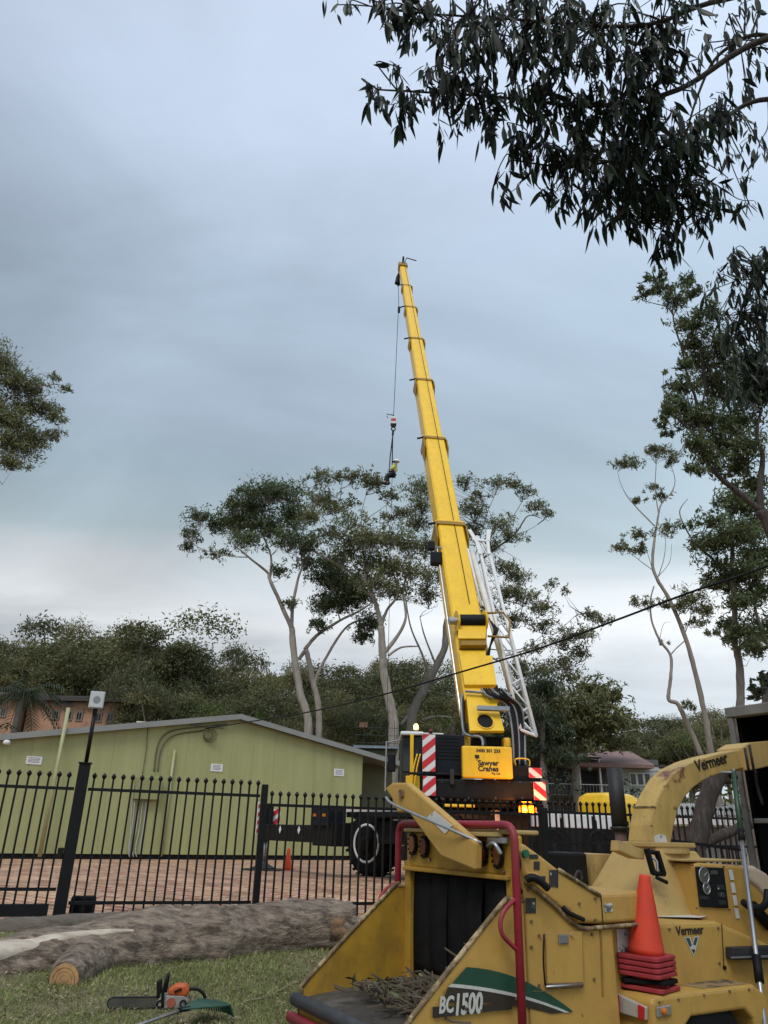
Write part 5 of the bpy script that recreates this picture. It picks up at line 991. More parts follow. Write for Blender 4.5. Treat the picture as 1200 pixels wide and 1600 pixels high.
# yellow feed arm leaning out over the mouth
arm = [(601, 1232), (612, 1223), (634, 1223), (742, 1316), (741, 1360), (688, 1338), (637, 1268), (621, 1270), (611, 1246)]
am = MB().prism([SA(x, y, .02) for x, y in arm], (-.0001, 0, 0)); P2 = [SA(x, y, .02) for x, y in arm]
o_ = MB().prism([SA(x, y, -.06) for x, y in arm], (.06, 0, 0)).build('feed_arm', CHY, chip, local=True, bevel=.012)
for (x, y) in ((628, 1240),): c = SA(x, y, -.065); MB().disc(c, (1, 0, 0), .028, .03, 12).build('pin', WORN, o_, local=True)
q4 = [SA(x, y, -.0615) for x, y in ((679, 1267), (707, 1290), (696, 1303), (668, 1277))]; MB().prism(q4, (-.003, 0, 0)).build('sticker', STK, o_, local=True)
ltube('steel_rod', [SA(603, 1246, -.12), SA(617, 1258, -.13), SA(690, 1290, -.12), SA(752, 1317, -.02)], .009, STEEL, sm=4)
# upper feed housing
us = [SB(x, y, .6) for x, y in ((820, 1374), (813, 1330), (816, 1316), (845, 1337), (873, 1359), (905, 1378), (936, 1396))]
u2 = [(p.x, p.z) for p in us]; e0 = SB(905, 1446, .6); e1 = SB(940, 1447, .6)
fh = poly_ab('feed_housing', [u2[0], u2[1], u2[2], u2[3], u2[4], u2[5], u2[6], (1.16, u2[6][1] + .004), (1.16, e1.z + .012), (e1.x, e1.z + .01), (e0.x, e0.z + .01)], -.52, .606, CHY, bevel=.022, seg=3)
ltube('seam_flange', [SB(x, y, .615) for x, y in ((821, 1378), (862, 1411), (904, 1448), (940, 1449), (1000, 1444))], .012, WORN, sm=4); ltube('hood_ridge', [SB(873, 1359, .61), SB(905, 1379, .61), SB(937, 1399, .61)], .012, WORN, sm=3)
side_plate('panel_joint', [(938, 1399), (939.5, 1399), (943, 1446), (941.5, 1446)], .607, .002, BRN, bevel=0)
# fittings and stickers on the side
MB().disc(SB(821, 1334, .615), (0, 1, 0), .022, .02, 14).build('green_button', mat('button_green', (.01, .12, .06), .4, .1, 5), chip, local=True)
for pix in ([(827, 1335), (841, 1335), (840, 1342), (827, 1342)], [(834, 1346), (843, 1346), (843, 1359), (834, 1359)], [(858, 1359), (872, 1359), (872, 1387), (858, 1385)], [(821, 1403), (837, 1403), (837, 1427), (821, 1427)], [(839, 1369), (852, 1369), (852, 1380), (839, 1380)], [(883, 1413), (894, 1420), (892, 1426), (881, 1419)]):
    side_plate('sticker', pix, .6075 if pix[0][1] < 1400 else .604, .002, STKB, bevel=0)
ltube('control_lever', [SB(822, 1375, .66), SB(830, 1371, .68), SB(840, 1374, .70), SB(856, 1388, .70)], .02, BLK); lbox('lever_mount', SB(828, 1372, .62).x - .03, SB(828, 1372, .62).x + .03, .61, .67, SB(828, 1372, .62).z - .03, SB(828, 1372, .62).z + .03, CHY)
ltube('hood_latch', [SB(879, 1417, .625), SB(890, 1427, .64), SB(912, 1437, .64)], .013, BLK)
dr = side_plate('access_door', [(850, 1457), (908, 1454), (911, 1541), (853, 1545)], .603, .014, CHY, bevel=.008)
side_plate('door_hinge', [(853, 1536), (910, 1534), (910, 1543), (853, 1546)], .618, .008, WORN, dr); ltube('hinge_pin', [SB(853, 1542, .63), SB(910, 1538, .63)], .006, STEEL, dr, sm=0); side_plate('door_latch', [(872, 1460), (887, 1460), (887, 1474), (872, 1475)], .618, .01, GREY, dr); MB().disc(SB(893, 1461, .62), (0, 1, 0), .009, .02, 8).build('bolt', WORN, dr, local=True)
ltube('door_cable', [SB(850, 1460, .625), SB(849, 1500, .63), SB(852, 1540, .63)], .005, BLK, sm=3)
# stripes and number (hopper side, plane just proud of the panel)
def decal(name, pix, b, m, par=chip): return MB().prism([SB(x, y, b) for x, y in pix], (0, -.0012, 0)).build(name, m, par, local=True)
def arc(p0, p1, p2, n=10): return [((1 - t) ** 2 * p0[0] + 2 * t * (1 - t) * p1[0] + t * t * p2[0], (1 - t) ** 2 * p0[1] + 2 * t * (1 - t) * p1[1] + t * t * p2[1]) for t in [i / n for i in range(n + 1)]]
b_ = .606
top = arc((729, 1511), (815, 1515), (895, 1580)); wt = arc((706, 1537), (810, 1545), (890, 1582)); wb = arc((700, 1542), (805, 1550), (882, 1582)); bb_ = arc((690, 1568), (780, 1560), (862, 1584))
decal('stripe_green', top + wt[::-1], b_, GRN); decal('stripe_white', wt + wb[::-1], b_ + .0004, TXW); decal('stripe_dark', wb + bb_[::-1], b_, BRN)
decal('stripe_dark', [(676, 1573)] + arc((752, 1570), (790, 1567), (800, 1571), 3) + [(800, 1577), (750, 1582), (676, 1591)], b_, BRN)
xd = (SB(752, 1568, b_ + .002) - SB(686, 1573, b_ + .002)).normalized(); yd = V((0, 1, 0)).cross(xd) * -1
yd = V((0, -1, 0)).cross(xd)
o1 = SB(697, 1571, b_ + .002); o2 = SB(731, 1570, b_ + .002)
text('BC', .098, o1, xd, yd, TXW, chip, name='number_lettering', bold=.003, local=True, shear=.15, width=.72); text('1500', .125, o2, xd, yd, TXW, chip, name='number_lettering', bold=.004, local=True, shear=.15, width=.72)
# fender
fa0, fa1, fb0, fb1, fz = .90, 1.93, .47, .755, .775
poly = [(fa0, .42), (fa0, fz - .03), (fa0 + .03, fz), (fa1 - .10, fz), (fa1, fz - .06), (fa1 + .05, .42), (fa1 - .10, .42), (fa1 - .16, .60), (fa1 - .22, .655), (fa0 + .32, .655), (fa0 + .24, .60), (fa0 + .20, .42)]
fen = poly_ab('fender', poly, fb0, fb1, CHY, bevel=.02, seg=3)
GRIT = mat('fender_grime', (.30, .21, .09), .9, .3, 10, col2=(.09, .07, .05), thr=(.50, .56), bump=.4); MB().prism([L3(a, b, fz + .001) for a, b in ((fa0 + .45, fb0 + .02), (fa1 - .12, fb0 + .02), (fa1 - .12, fb1 - .04), (fa0 + .5, fb1 - .05))], (0, 0, .003)).build('grime_patch', GRIT, fen, local=True)
lbox('tyre_shadow_sheet', fa0 + .2, fa1 - .1, fb0 - .02, fb0, .30, .66, BLK)  # black sheet added behind the wheel arch as its shade
tl = [SA(x, y, fa0 - .004) for x, y in ((966, 1551), (1013, 1573), (1013, 1594), (967, 1580))]
tlo = MB().prism(tl, (-.028, 0, 0)).build('tail_lamp', mat('lamp_white', (.45, .42, .38), .4, .1, 10), chip, local=True, bevel=.006)
for t0, t1 in ((0, .16), (.8, 1)):
    q = [tl[0].lerp(tl[1], t0), tl[0].lerp(tl[1], t1), tl[3].lerp(tl[2], t1), tl[3].lerp(tl[2], t0)]; MB().prism([p + V((-.026, 0, 0)) for p in q], (-.012, 0, 0)).build('lamp_end', mat('lamp_red', (.50, .02, .03), .3, .1, 5), tlo, local=True, bevel=.004)
mk = side_plate('side_marker', [(1024, 1573), (1046, 1569), (1047, 1586), (1025, 1590)], fb1 + .001, .012, STEEL, fen); MB().lathe(SB(1037, 1580, fb1 + .013), [(.02, 0), (.018, .012), (.008, .018)], 12, (0, -1, 0)).build('marker_lens', AML, fen, local=True)
# engine side cover with lettering and emblem
hp_ = [SB(x, y, .56) for x, y in ((1040, 1441), (1122, 1440), (1200, 1474))]
h2 = [(1.05, .50), (1.05, hp_[0].z - .01), (1.12, hp_[0].z + .005), (hp_[1].x, hp_[1].z), (hp_[2].x, hp_[2].z), (2.9, .72), (2.9, .50)]
ec = poly_ab('engine_side_cover', h2, -.45, .56, CHY, bevel=.03, seg=3)
text('Vermeer', .072, SB(1078, 1454, .563), (1, 0, 0), (0, 0, 1), TXT, ec, name='maker_lettering', bold=.0015, local=True)
decal('emblem', [(1069, 1464), (1078, 1464), (1086.5, 1487), (1084, 1495)], .562, TXW, ec); decal('emblem', [(1084.5, 1463), (1092.5, 1463), (1084, 1495), (1080.5, 1480)], .5624, TXW, ec)
TEAL = mat('emblem_teal', (.05, .09, .09), .3, .2, 8, metal=.3); decal('emblem', [(1071.5, 1465.5), (1077, 1465.5), (1081, 1476.5), (1078, 1480)], .5636, TEAL, ec); decal('emblem', [(1085.8, 1464.8), (1090.2, 1464.8), (1087, 1477), (1083, 1476)], .5636, TEAL, ec); decal('emblem', [(1080.5, 1483), (1086, 1484), (1084, 1491.5)], .5636, TXT, ec)
decal('cover_joint', [(1127, 1443), (1128.2, 1443), (1131.5, 1510), (1130.3, 1510)], .562, BRN, ec); MB().disc(SB(1132, 1512, .565), (0, 1, 0), .012, .015, 10).build('bolt', BLK, ec, local=True)
MB().prism([L3(a, b, hp_[0].z + .0055) for a, b in ((1.42, .30), (1.66, .22), (1.95, .40), (1.75, .48))], (0, 0, .002)).build('sticker', mat('sticker_plain', (.62, .62, .60), .5, .1, 10), ec, local=True)
side_plate('warning_label', [(963, 1452), (998, 1450), (998, 1500), (966, 1503)], .503, .003, STK, bevel=0)
# control housing
zc1 = SB(1085, 1348, .42).z; ch = poly_ab('control_housing', [(1.84, .9), (1.84, zc1 - .01), (1.90, zc1), (2.36, zc1 - .02), (2.75, 1.05), (2.75, .9)], -.50, .42, CHY, bevel=.02, seg=3)
lbox('housing_top', 1.80, 2.42, -.52, .40, zc1 + .004, zc1 + .02, CHL, bevel=.006)
cpn = side_plate('control_panel', [(1085, 1354), (1129, 1356), (1137, 1419), (1092, 1417)], .425, .012, BLK, bevel=.012)
for x, y, r_ in ((1099, 1368, .050), (1103, 1388, .034)):
    c = SB(x, y, .439); MB().disc(c, (0, 1, 0), r_, .012, 24).build('gauge', mat('gauge_face', (.10, .10, .09), .3, .3, 30), cpn, local=True); MB().torus(c + V((0, -.006, 0)), (0, 1, 0), r_, .005, 24, 6).build('gauge_ring', STEEL, cpn, local=True, smooth=True); MB().beam(c + V((0, -.009, 0)), c + V((r_ * .6, -.009, r_ * .4)), .004, .002, (0, 1, 0)).build('needle', TXW, cpn, local=True)
for k in range(3): side_plate('switch_plate', [(1119 + k * 1.6, 1382 + k * 12), (1131 + k * 1.4, 1382.5 + k * 12), (1132 + k * 1.4, 1390 + k * 12), (1120 + k * 1.6, 1389.5 + k * 12)], .438, .002, STKB, cpn, bevel=0)
side_plate('switch_plate', [(1093, 1399), (1107, 1400), (1107, 1406), (1093, 1405)], .438, .002, STKB, cpn, bevel=0); side_plate('switch_plate', [(1110, 1360), (1121, 1360), (1121, 1366), (1110, 1366)], .438, .002, mat('plate_grey', (.06, .06, .06), .5, .3, 30), cpn, bevel=0)
for k in range(4): side_plate('sticker', [(1138 + k * 3.0, 1359 + k * 20), (1144 + k * 3.0, 1359 + k * 20), (1147 + k * 3.0, 1375 + k * 20), (1141 + k * 3.0, 1375 + k * 20)], .424, .002, STK, bevel=0)
poly_ab('radiator_cowl', [(SB(x, y, .36).x, SB(x, y, .36).z) for x, y in ((1147, 1352), (1165, 1352), (1185, 1364), (1205, 1392), (1205, 1432), (1172, 1388), (1153, 1374))], -.45, .44, CHB, bevel=.03, seg=3)
ltube('exhaust_elbow', [SB(1162, 1410, .47), SB(1170, 1416, .52), SB(1185, 1419, .54), SB(1196, 1412, .52), SB(1199, 1392, .5)], .024, BLK); ltube('air_hose', [SB(1175, 1415, .44), SB(1205, 1448, .46)], .04, RUB, sm=0)
side_plate('tool_tray', [(1133, 1479), (1205, 1476), (1205, 1497), (1134, 1498)], .565, .06, DST); side_plate('tray_edge', [(1140, 1495), (1205, 1492), (1205, 1496), (1142, 1498)], .63, .01, STEEL)
# turret and chute
c0 = L3(1.92, 0, 0); ang = [math.pi / 4 + math.pi / 2 * j for j in range(4)]
tb = MB(); lo = [L3(1.92 + .50 * sx, .34 * sy, 1.10) for sx, sy in ((-1, -1), (1, -1), (1, 1), (-1, 1))]; hi = [L3(1.93 + .22 * sx, .20 * sy, 1.52) for sx, sy in ((-1, -1), (1, -1), (1, 1), (-1, 1))]
tb.add(lo + hi, [(0, 1, 2, 3), (4, 7, 6, 5), (0, 4, 5, 1), (1, 5, 6, 2), (2, 6, 7, 3), (3, 7, 4, 0)]).build('turret', CHL, chip, local=True, bevel=.012)
lbox('turret_base', 1.36, 1.80, -.4, .30, 1.08, 1.20, CHY, bevel=.03); MB().lathe(L3(1.93, 0, 1.50), [(.25, 0), (.25, .04)], 24).build('turret_ring', CHL, chip, local=True); lbox('swivel_collar', 1.68, 2.18, -.08, .18, 1.54, 1.575, CHL, bevel=.008)
outer = [(1014, 1316), (1016, 1290), (1022, 1262), (1033, 1238), (1046, 1216), (1064, 1200), (1086, 1189), (1112, 1181), (1140, 1175), (1168, 1169), (1196, 1163), (1230, 1156)]
inner = [(1048, 1320), (1053, 1292), (1060, 1264), (1070, 1246), (1083, 1231), (1098, 1220), (1115, 1212), (1132, 1207), (1150, 1203), (1172, 1198), (1196, 1192), (1230, 1184)]
n = len(outer); o_p = [SB(x, y, .15) for x, y in outer]; i_p = [SB(x, y, .15) for x, y in inner]; sh_ = V((0, .20, 0))
vs_ = o_p + i_p + [p + sh_ for p in o_p] + [p + sh_ for p in i_p]; fs_ = []
for k in range(n - 1): fs_ += [(k, k + 1, n + k + 1, n + k), (2 * n + k, 3 * n + k, 3 * n + k + 1, 2 * n + k + 1), (k, 2 * n + k, 2 * n + k + 1, k + 1), (n + k, n + k + 1, 3 * n + k + 1, 3 * n + k)]
fs_ += [(0, n, 3 * n, 2 * n)]
cht = meshobj('chute', vs_, fs_, CHR, chip, local=True, bevel=.008)
text('Vermeer', .122, SB(1112, 1191, .153), SB(1140, 1184, .15) - SB(1100, 1196, .15), V((0, -1, 0)).cross((SB(1140, 1184, .15) - SB(1100, 1196, .15)).normalized()), TXT, cht, name='maker_lettering', bold=.003, local=True, width=.95)
decal('sticker', [(1022, 1306), (1032, 1303), (1040, 1306), (1043, 1319), (1023, 1317)], .1515, STK, cht)
kk = 5; MB().prism([o_p[2] + V((0, -.004, 0)), o_p[2] + V((0, -.004, .012)), o_p[2] + sh_ + V((0, .004, .012)), o_p[2] + sh_ + V((0, .004, 0))], (-.006, 0, 0)).build('chute_seam', WORN, cht, local=True)
# hood flap at the chute end
flp = [(1160, 1168), (1172, 1160), (1196, 1158), (1225, 1156), (1240, 1176), (1216, 1194), (1178, 1203), (1166, 1204)]
MB().prism([SB(x, y, .17) for x, y in flp], (0, .25, 0)).build('chute_deflector', CHL, cht, local=True, bevel=.008); ltube('deflector_band', [SB(1164, 1169, .18), SB(1170, 1204, .18)], .010, DST, cht, sm=0); ltube('deflector_band', [SB(1171, 1164, .18), SB(1178, 1204, .18)], .010, DST, cht, sm=0)
ltube('deflector_strut', [SB(1180, 1204, .16), SB(1184, 1230, .1), SB(1192, 1258, .1)], .012, DST, cht, sm=3); ltube('deflector_chain', [SB(1144, 1204, .0), SB(1142, 1212, .0), SB(1150, 1215, .0)], .02, BLK, cht)
# clamp lever on the turret
lv = [SB(x, y, .30) for x, y in ((968, 1313), (1008, 1329), (1007, 1343), (995, 1342), (967, 1330))]; MB().prism(lv, (0, .08, 0)).build('lever_arm', CHL, chip, local=True, bevel=.006)
for pl in (((1010, 1326), (1021, 1365)), ((1026, 1330), (1037, 1366))): a_, b2 = [SB(*q, .34) for q in pl]; MB().beam(a_, b2, .028, .03, (0, 1, 0)).build('clamp_bar', BLK, chip, local=True)
ltube('clamp_bar', [SB(1010, 1330, .34), SB(1028, 1333, .34)], .016, BLK, sm=0); ltube('clamp_bar', [SB(1020, 1364, .34), SB(1038, 1366, .34)], .016, BLK, sm=0); ltube('clamp_hook', [SB(1018, 1340, .34), SB(1026, 1346, .36), SB(1027, 1362, .36)], .009, STEEL); ltube('clamp_grip', [SB(1026, 1371, .36), SB(1042, 1379, .36)], .013, BLK, sm=0)
# exhaust stack and boxes behind the hood
ex = [SB(962, 1200, -.35), SB(969, 1298, -.35)]; ext = V((ex[1].x, ex[0].y, ex[0].z)); MB().tube([V((ex[1].x, ex[1].y, ex[1].z)), ext], .062, 18).build('exhaust_stack', mat('stack_black', (.02, .02, .021), .6, .3, 8), chip, local=True, smooth=True)
MB().tube([V((ex[1].x, ex[1].y, ex[1].z - .4)), V((ex[1].x, ex[1].y, ex[1].z))], .045, 14).build('exhaust_pipe', mat('rust_pipe', (.12, .075, .055), .8, .3, 10), chip, local=True, smooth=True); MB().torus(V((ex[1].x, ex[1].y, ex[1].z + .02)), (0, 0, 1), .066, .012, 20, 6).build('exhaust_clamp', DST, chip, local=True)
q0 = SB(888, 1332, -.3); q1 = SB(925, 1372, -.3); MB().box((q0.x, q0.y, q1.z - .1), (q1.x - .03, q0.y + .25, q0.z)).build('battery_box', BLK, chip, local=True, bevel=.02)
q0 = SB(926, 1334, -.3); q1 = SB(957, 1380, -.3); MB().box((q0.x, q0.y - .02, q1.z - .1), (q1.x, q0.y + .25, q0.z)).build('valve_box', CHL, chip, local=True, bevel=.008)
for k in range(5): ltube('hydraulic_hose', [SB(958 + k * 3, 1345, -.2), SB(962 + k * 4, 1362 + random.uniform(-5, 8), -.15), SB(975 + k * 3, 1385, -.1)], .013, BLK)
BOLT = mat('bolt_head', (.16, .11, .06), .6, .4, 30)
for px, py, b in [(826, 1390, .607), (845, 1398, .607), (868, 1410, .607), (930, 1404, .609), (930, 1438, .609), (905, 1412, .609), (830, 1440, .604), (830, 1480, .604), (925, 1460, .604), (928, 1530, .604), (842, 1462, .604), (842, 1540, .604)]:
    MB().disc(SB(px, py, b), (0, 1, 0), .0085, .014, 8).build('bolt', BOLT, chip, local=True)
for px, py in [(1030, 1560), (1060, 1556), (1100, 1549), (1140, 1543), (1170, 1540)]: MB().disc(SB(px, py + 6, .757), (0, 1, 0), .007, .012, 8).build('bolt', BOLT, fen, local=True)
for px, py in [(1046, 1452), (1046, 1500), (1122, 1450), (1124, 1505)]: MB().disc(SB(px, py, .563), (0, 1, 0), .008, .012, 8).build('bolt', BOLT, ec, local=True)
for px, py in [(1082, 1352), (1131, 1354), (1140, 1421), (1089, 1419)]: MB().disc(SB(px, py, .426), (0, 1, 0), .006, .014, 8).build('bolt', BOLT, ch, local=True)
for px, py in [(1018, 1290), (1052, 1296), (1024, 1262), (1064, 1262), (1100, 1188), (1110, 1212)]: MB().disc(SB(px, py, .152), (0, 1, 0), .006, .010, 8).build('rivet', BOLT, cht, local=True)
side_plate('warning_label', [(944, 1412), (956, 1411), (957, 1424), (945, 1425)], .609, .0015, STK, bevel=0); side_plate('corner_weld', [(936.5, 1452), (939.5, 1452), (943, 1556), (940, 1556)], .6025, .005, CHO, bevel=.002)
ltube('feed_hose', [SB(806, 1330, .58), SB(812, 1350, .62), SB(806, 1375, .62), SB(815, 1395, .62)], .011, BLK); ltube('feed_hose', [SA(640, 1290, .2), SA(634, 1320, .14), SA(636, 1370, .12)], .012, BLK)
ltube('lifting_eye', [SB(898, 1373, .2), SB(902, 1362, .2), SB(908, 1364, .2), SB(909, 1376, .2)], .008, DST)
MB().lathe(L3(1.55, -.1, 1.20), [(.05, 0), (.05, .03), (.042, .045)], 16).build('fuel_cap', BLK, chip, local=True)
# twig debris left in the hopper
def dust(name, lab, pts, m, r0_, cat, kind='stuff'):
    mb = MB()
    for a_, b2 in pts:
        a_, b2 = V(a_), V(b2); mm = (a_ + b2) / 2 + V(rng.normal(size=3) * (b2 - a_).length * .12); mb.tube([a_, mm, b2], [r0_ * random.uniform(.5, 1.3)] * 3, 4, caps=False)
    o = mb.build(name, m); tag(o, lab, cat, kind=kind); return o
def wl(p): return CO + ca * p.x - cbv * p.y * -1 if False else CO + ca * p.x + cbv * (-p.y) + V((0, 0, p.z))
pts = []
for k in range(330):
    a_ = random.uniform(-.45, .18); b2 = random.uniform(-.25, .55); hgt = .75 + max(0, .26 * math.exp(-((a_ - .08) ** 2 / .04 + (b2 - .38) ** 2 / .05))) * random.random() + random.uniform(0, .03); an = random.uniform(0, 6.28); ln = random.uniform(.05, .22)
    p_ = L3(a_, b2, hgt + .05 * a_); pts.append((wl(p_), wl(p_ + V((math.cos(an) * ln, math.sin(an) * ln, random.uniform(-.02, .05))))))
dust('twig_debris', 'heap of broken twigs lying in the chipper hopper', pts, mat('dry_twig', (.11, .085, .06), .9, .4, 10), .006, 'twigs')
lv_ = np.array([list(wl(L3(random.uniform(-.45, -.02), random.uniform(-.35, .25), .735 + random.uniform(0, .05)))) for _ in range(200)])
vs = leafquads(lv_, unit(rng.normal(size=(200, 3)) * [1, 1, .4]), unit(rng.normal(size=(200, 3)) + [0, 0, 1]), rng.uniform(.03, .09, 200), rng.uniform(.01, .03, 200)); o = fastmesh('leaf_litter', vs, quadidx(200), mat('litter_leaf', (.10, .12, .04), .7, .4, 10, island=.5)); tag(o, 'leaf scraps scattered over the chipper feed table', 'leaves', kind='stuff')
# ------------------------------------------------------------------ cone stack on the fender
def cone_mesh(bs=.29, h=.43, col=None):
    mb = MB(); s2 = bs / 2; mb.prism([(-s2 + .02, -s2, 0), (s2 - .02, -s2, 0), (s2, -s2 + .02, 0), (s2, s2 - .02, 0), (s2 - .02, s2, 0), (-s2 + .02, s2, 0), (-s2, s2 - .02, 0), (-s2, -s2 + .02, 0)], (0, 0, .024))
    body = MB().lathe((0, 0, .024), [(.108, 0), (.104, .03), (.036, h - .03), (.034, h - .008), (.028, h)], 28); return mb, body
def cone(base, rz, tx, ty, label, mb_, mc_, shortbody=False):
    e_ = empty('traffic_cone', base, rz, label, 'traffic cone', 'traffic cones stacked on the chipper fender'); e_.rotation_euler = (tx, ty, rz)
    a_, b2 = cone_mesh(.265 if not shortbody else .26); a_.build('base', mb_, e_, local=True, bevel=.006); b2.build('body', mc_, e_, local=True, smooth=True); return e_
cs_ = V((1.075, -.60, fz)); cw = wl(cs_)
rot = PHI + .27
cone(cw + V((0, 0, .006)), rot, .02, .01, 'red cone with only its base showing, bottom of the fender stack', CONB, CONE)
cone(cw + V((0.0, .0, .036)), rot + .15, -.03, .05, 'cone with thick black rubber base, second from the bottom of the fender stack', RUB, CONE)
for k, nm in enumerate(('third cone from the bottom of the fender stack, red base on the black one', 'fourth cone from the bottom of the fender stack, faded red base', 'second cone from the top of the fender stack, faded red base', 'bright red cone on top of the stack on the chipper fender')):
    e_ = cone(cw + V((-.012, -.01, .078 + .0285 * k)), rot + .02 * math.sin(k * 2), 0.01, .0, nm, CONB, CONE)
for e_ in [o for o in COL.objects if o.name.startswith('traffic_cone')]:
    for ch_ in e_.children:
        if ch_.name.startswith('body'): ch_.matrix_local = Matrix.Rotation(-rot, 4, 'Z') @ Matrix.Rotation(math.radians(5.0), 4, 'Y') @ Matrix.Rotation(rot, 4, 'Z')
fm = MB().prism([L3(a, b, fz + .0005) for a, b in ((.93, .48), (1.2, .47), (1.2, .60), (.96, .62))], (0, 0, .006)); fm.v = [wl(v) for v in fm.v]; o = fm.build('rubber_mat', RUB); tag(o, 'small black rubber mat under the cone stack', 'mat')
# small distant cone beside the outrigger
sc0 = atY(450, 1347, 21.5); sc0.z = gz(sc0.x, sc0.y) + .012; e_ = empty('traffic_cone', sc0, .3, 'small orange cone standing on the brick paving by the outrigger', 'traffic cone'); a_, b2 = cone_mesh(.3, .5); OR = mat('cone_orange', (.75, .09, .02), .5, .1, 4); a_.build('base', OR, e_, local=True); b2.build('body', OR, e_, local=True, smooth=True)
# ------------------------------------------------------------------ chip truck box at the right edge
tx = empty('chip_truck', wl(V((5.0, -.8, 0))), PHI, 'black open chip truck box with grey steel frame at the right edge', 'truck')
BX = mat('box_black', (.006, .006, .007), .9, .3, 5, spec=.05); FRM = mat('frame_grey', (.19, .18, .165), .7, .3, 6, col2=(.12, .07, .05), thr=(.58, .68))
def tb_(name, a0, a1, b0, b1, z0, z1, m, bevel=.008): mb = MB().box((a0, -b1, z0), (a1, -b0, z1)); mb.v = [wl(v) for v in mb.v]; return mb.build(name, m, tx, bevel=bevel)
A0, B0, B1, ZT, ZF = 3.4, -.255, 1.95, 2.735, .85
tb_('side_wall', A0 + .1, 7.2, B0 + .02, B0 + .06, ZF, ZT - .02, BX); tb_('side_wall', A0 + .1, 7.2, B1 - .06, B1 - .02, ZF, ZT - .02, BX); tb_('front_wall', 7.2, 7.26, B0, B1, ZF, ZT, BX); tb_('box_roof', A0 + .1, 7.2, B0 + .02, B1 - .02, ZT - .03, ZT - .005, BX); tb_('floor', A0, 7.2, B0, B1, ZF - .1, ZF, BX)
tb_('frame_post', A0, A0 + .03, B0, B0 + .055, .6, ZT - .09, FRM); tb_('frame_post', A0, A0 + .1, B1 - .11, B1, .6, ZT - .09, FRM); tb_('frame_rail', A0 - .01, A0 + .11, B0 - .01, B1, ZT - .09, ZT, FRM); tb_('frame_rail', A0 - .01, A0 + .1, B0 + .11, B1 - .11, 1.74, 1.78, FRM); tb_('tailgate', A0 + .02, A0 + .06, B0 + .11, B1 - .11, .86, 1.74, BX)
tb_('chassis', A0 + .2, 9.5, .45, 1.25, .5, .75, DST); tb_('cab', 7.5, 9.4, B0 + .1, B1 - .1, .6, 2.5, WHT, .1)
for a_ in (4.6, 8.6):
    for b2 in (B0 + .2, B1 - .2): wheel(wl(L3(a_, b2, .48)), cbv * (1 if b2 > 0 else -1), .48, .28, tx)
# pole saw leaning against the chute
T0 = wl(SB(1146, 1207, .3)); T1 = CO + ca * 2.05 + cbv * .95; T1.z = -.6
gz1 = onP(1200, 1640, CO + cbv * .80, cbv); dirp = (gz1 - T0).normalized(); T1 = T0 + dirp * ((-.59 - T0.z) / dirp.z)
ps = empty('pole_pruner', T1, 0, 'silver telescopic pole with green upper section leaning on the chipper', 'pole'); M1 = T0.lerp(T1, .22)
GP = mat('pole_green', (.02, .06, .03), .4, .2, 6); MB().tube([T0, M1], .020, 12).build('upper_section', GP, ps, smooth=True); MB().tube([M1, T1], .016, 12).build('lower_section', STEEL, ps, smooth=True); ck = T0.lerp(T1, .60)
MB().tube([ck - dirp * .08, ck + dirp * .08], .028, 12).build('clamp_collar', BLK, ps, smooth=True); MB().tube([M1 - dirp * .04, M1 + dirp * .04], .024, 12).build('clamp_collar', BLK, ps, smooth=True); MB().tube([T0 + V((-.10, 0, .0)), T0, T0 - dirp * .02], [.004, .012, .02], 8).build('hook_tip', STEEL, ps)
# ================================================================== LOGS, TOOLS, LAWN
from mathutils import noise as mn
BARKL = mat('log_bark', (.27, .215, .165), .95, .5, 9, col2=(.075, .055, .042), thr=(.46, .63), bump=1.8, bscale=14, stretch=(.6, 2.4, 2.4)); WOODP = mat('stripped_wood', (.50, .44, .36), .75, .3, 5, col2=(.24, .19, .14), thr=(.46, .72), bump=.3, bscale=20, stretch=(.4, 3, 3)); CUT = mat('cut_wood', (.50, .30, .13), .85, .25, 18, col2=(.30, .17, .08), thr=(.5, .65), bump=.4)
def logmesh(name, pts, rs, m, par=None, n=64, rough=.15, seg=16, ang=None, grow=1.0, seed=0, caps=True):
    P_ = smoothpts(pts, seg); k = len(P_); R_ = np.interp(np.linspace(0, 1, k), np.linspace(0, 1, len(rs)), rs); vs = []; A_ = ang or (0, 2 * math.pi); mcol = n if ang is None else n + 1
    for i, p in enumerate(P_):
        t = (P_[min(i + 1, k - 1)] - P_[max(i - 1, 0)]).normalized(); sd_ = t.cross(V((0, 0, 1))).normalized(); u_ = sd_.cross(t)
        for j in range(mcol):
            a = A_[0] + (A_[1] - A_[0]) * j / n; d = sd_ * math.cos(a) + u_ * math.sin(a)
            q = p * 1.6 + d * .9 + V((seed, 0, 0)); nz = mn.fractal(V((q.x * .9, q.y * .9, q.z)) * 1.5, 1, 2, 4) * rough + mn.noise(V((q.x * 2, a * 5, q.z * 3))) * rough * .35
            vs.append(p + d * R_[i] * (grow + nz))
    fs = [(i * mcol + j, i * mcol + (j + 1) % mcol, (i + 1) * mcol + (j + 1) % mcol, (i + 1) * mcol + j) for i in range(k - 1) for j in range(n)]
    if caps and ang is None: fs += [tuple(range(mcol))[::-1], tuple(range((k - 1) * mcol, k * mcol))]
    return meshobj(name, vs, fs, m, par, smooth=True)
def lpt(px, py, Y): return atY(px, py, Y)
LP = [lpt(548, 1449, 10.75), lpt(470, 1453, 10.55), lpt(390, 1464, 10.3), lpt(300, 1474, 10.0), lpt(220, 1482, 9.75), lpt(120, 1496, 9.45), lpt(0, 1520, 9.1), lpt(-130, 1545, 8.7)]
LR = [.30, .345, .38, .41, .40, .34, .31, .30]
lg = empty('fallen_log', (LP[3].x, LP[3].y, gz(LP[3].x, LP[3].y)), 0, 'huge grey-barked log lying on the grass in front of the fence', 'log')
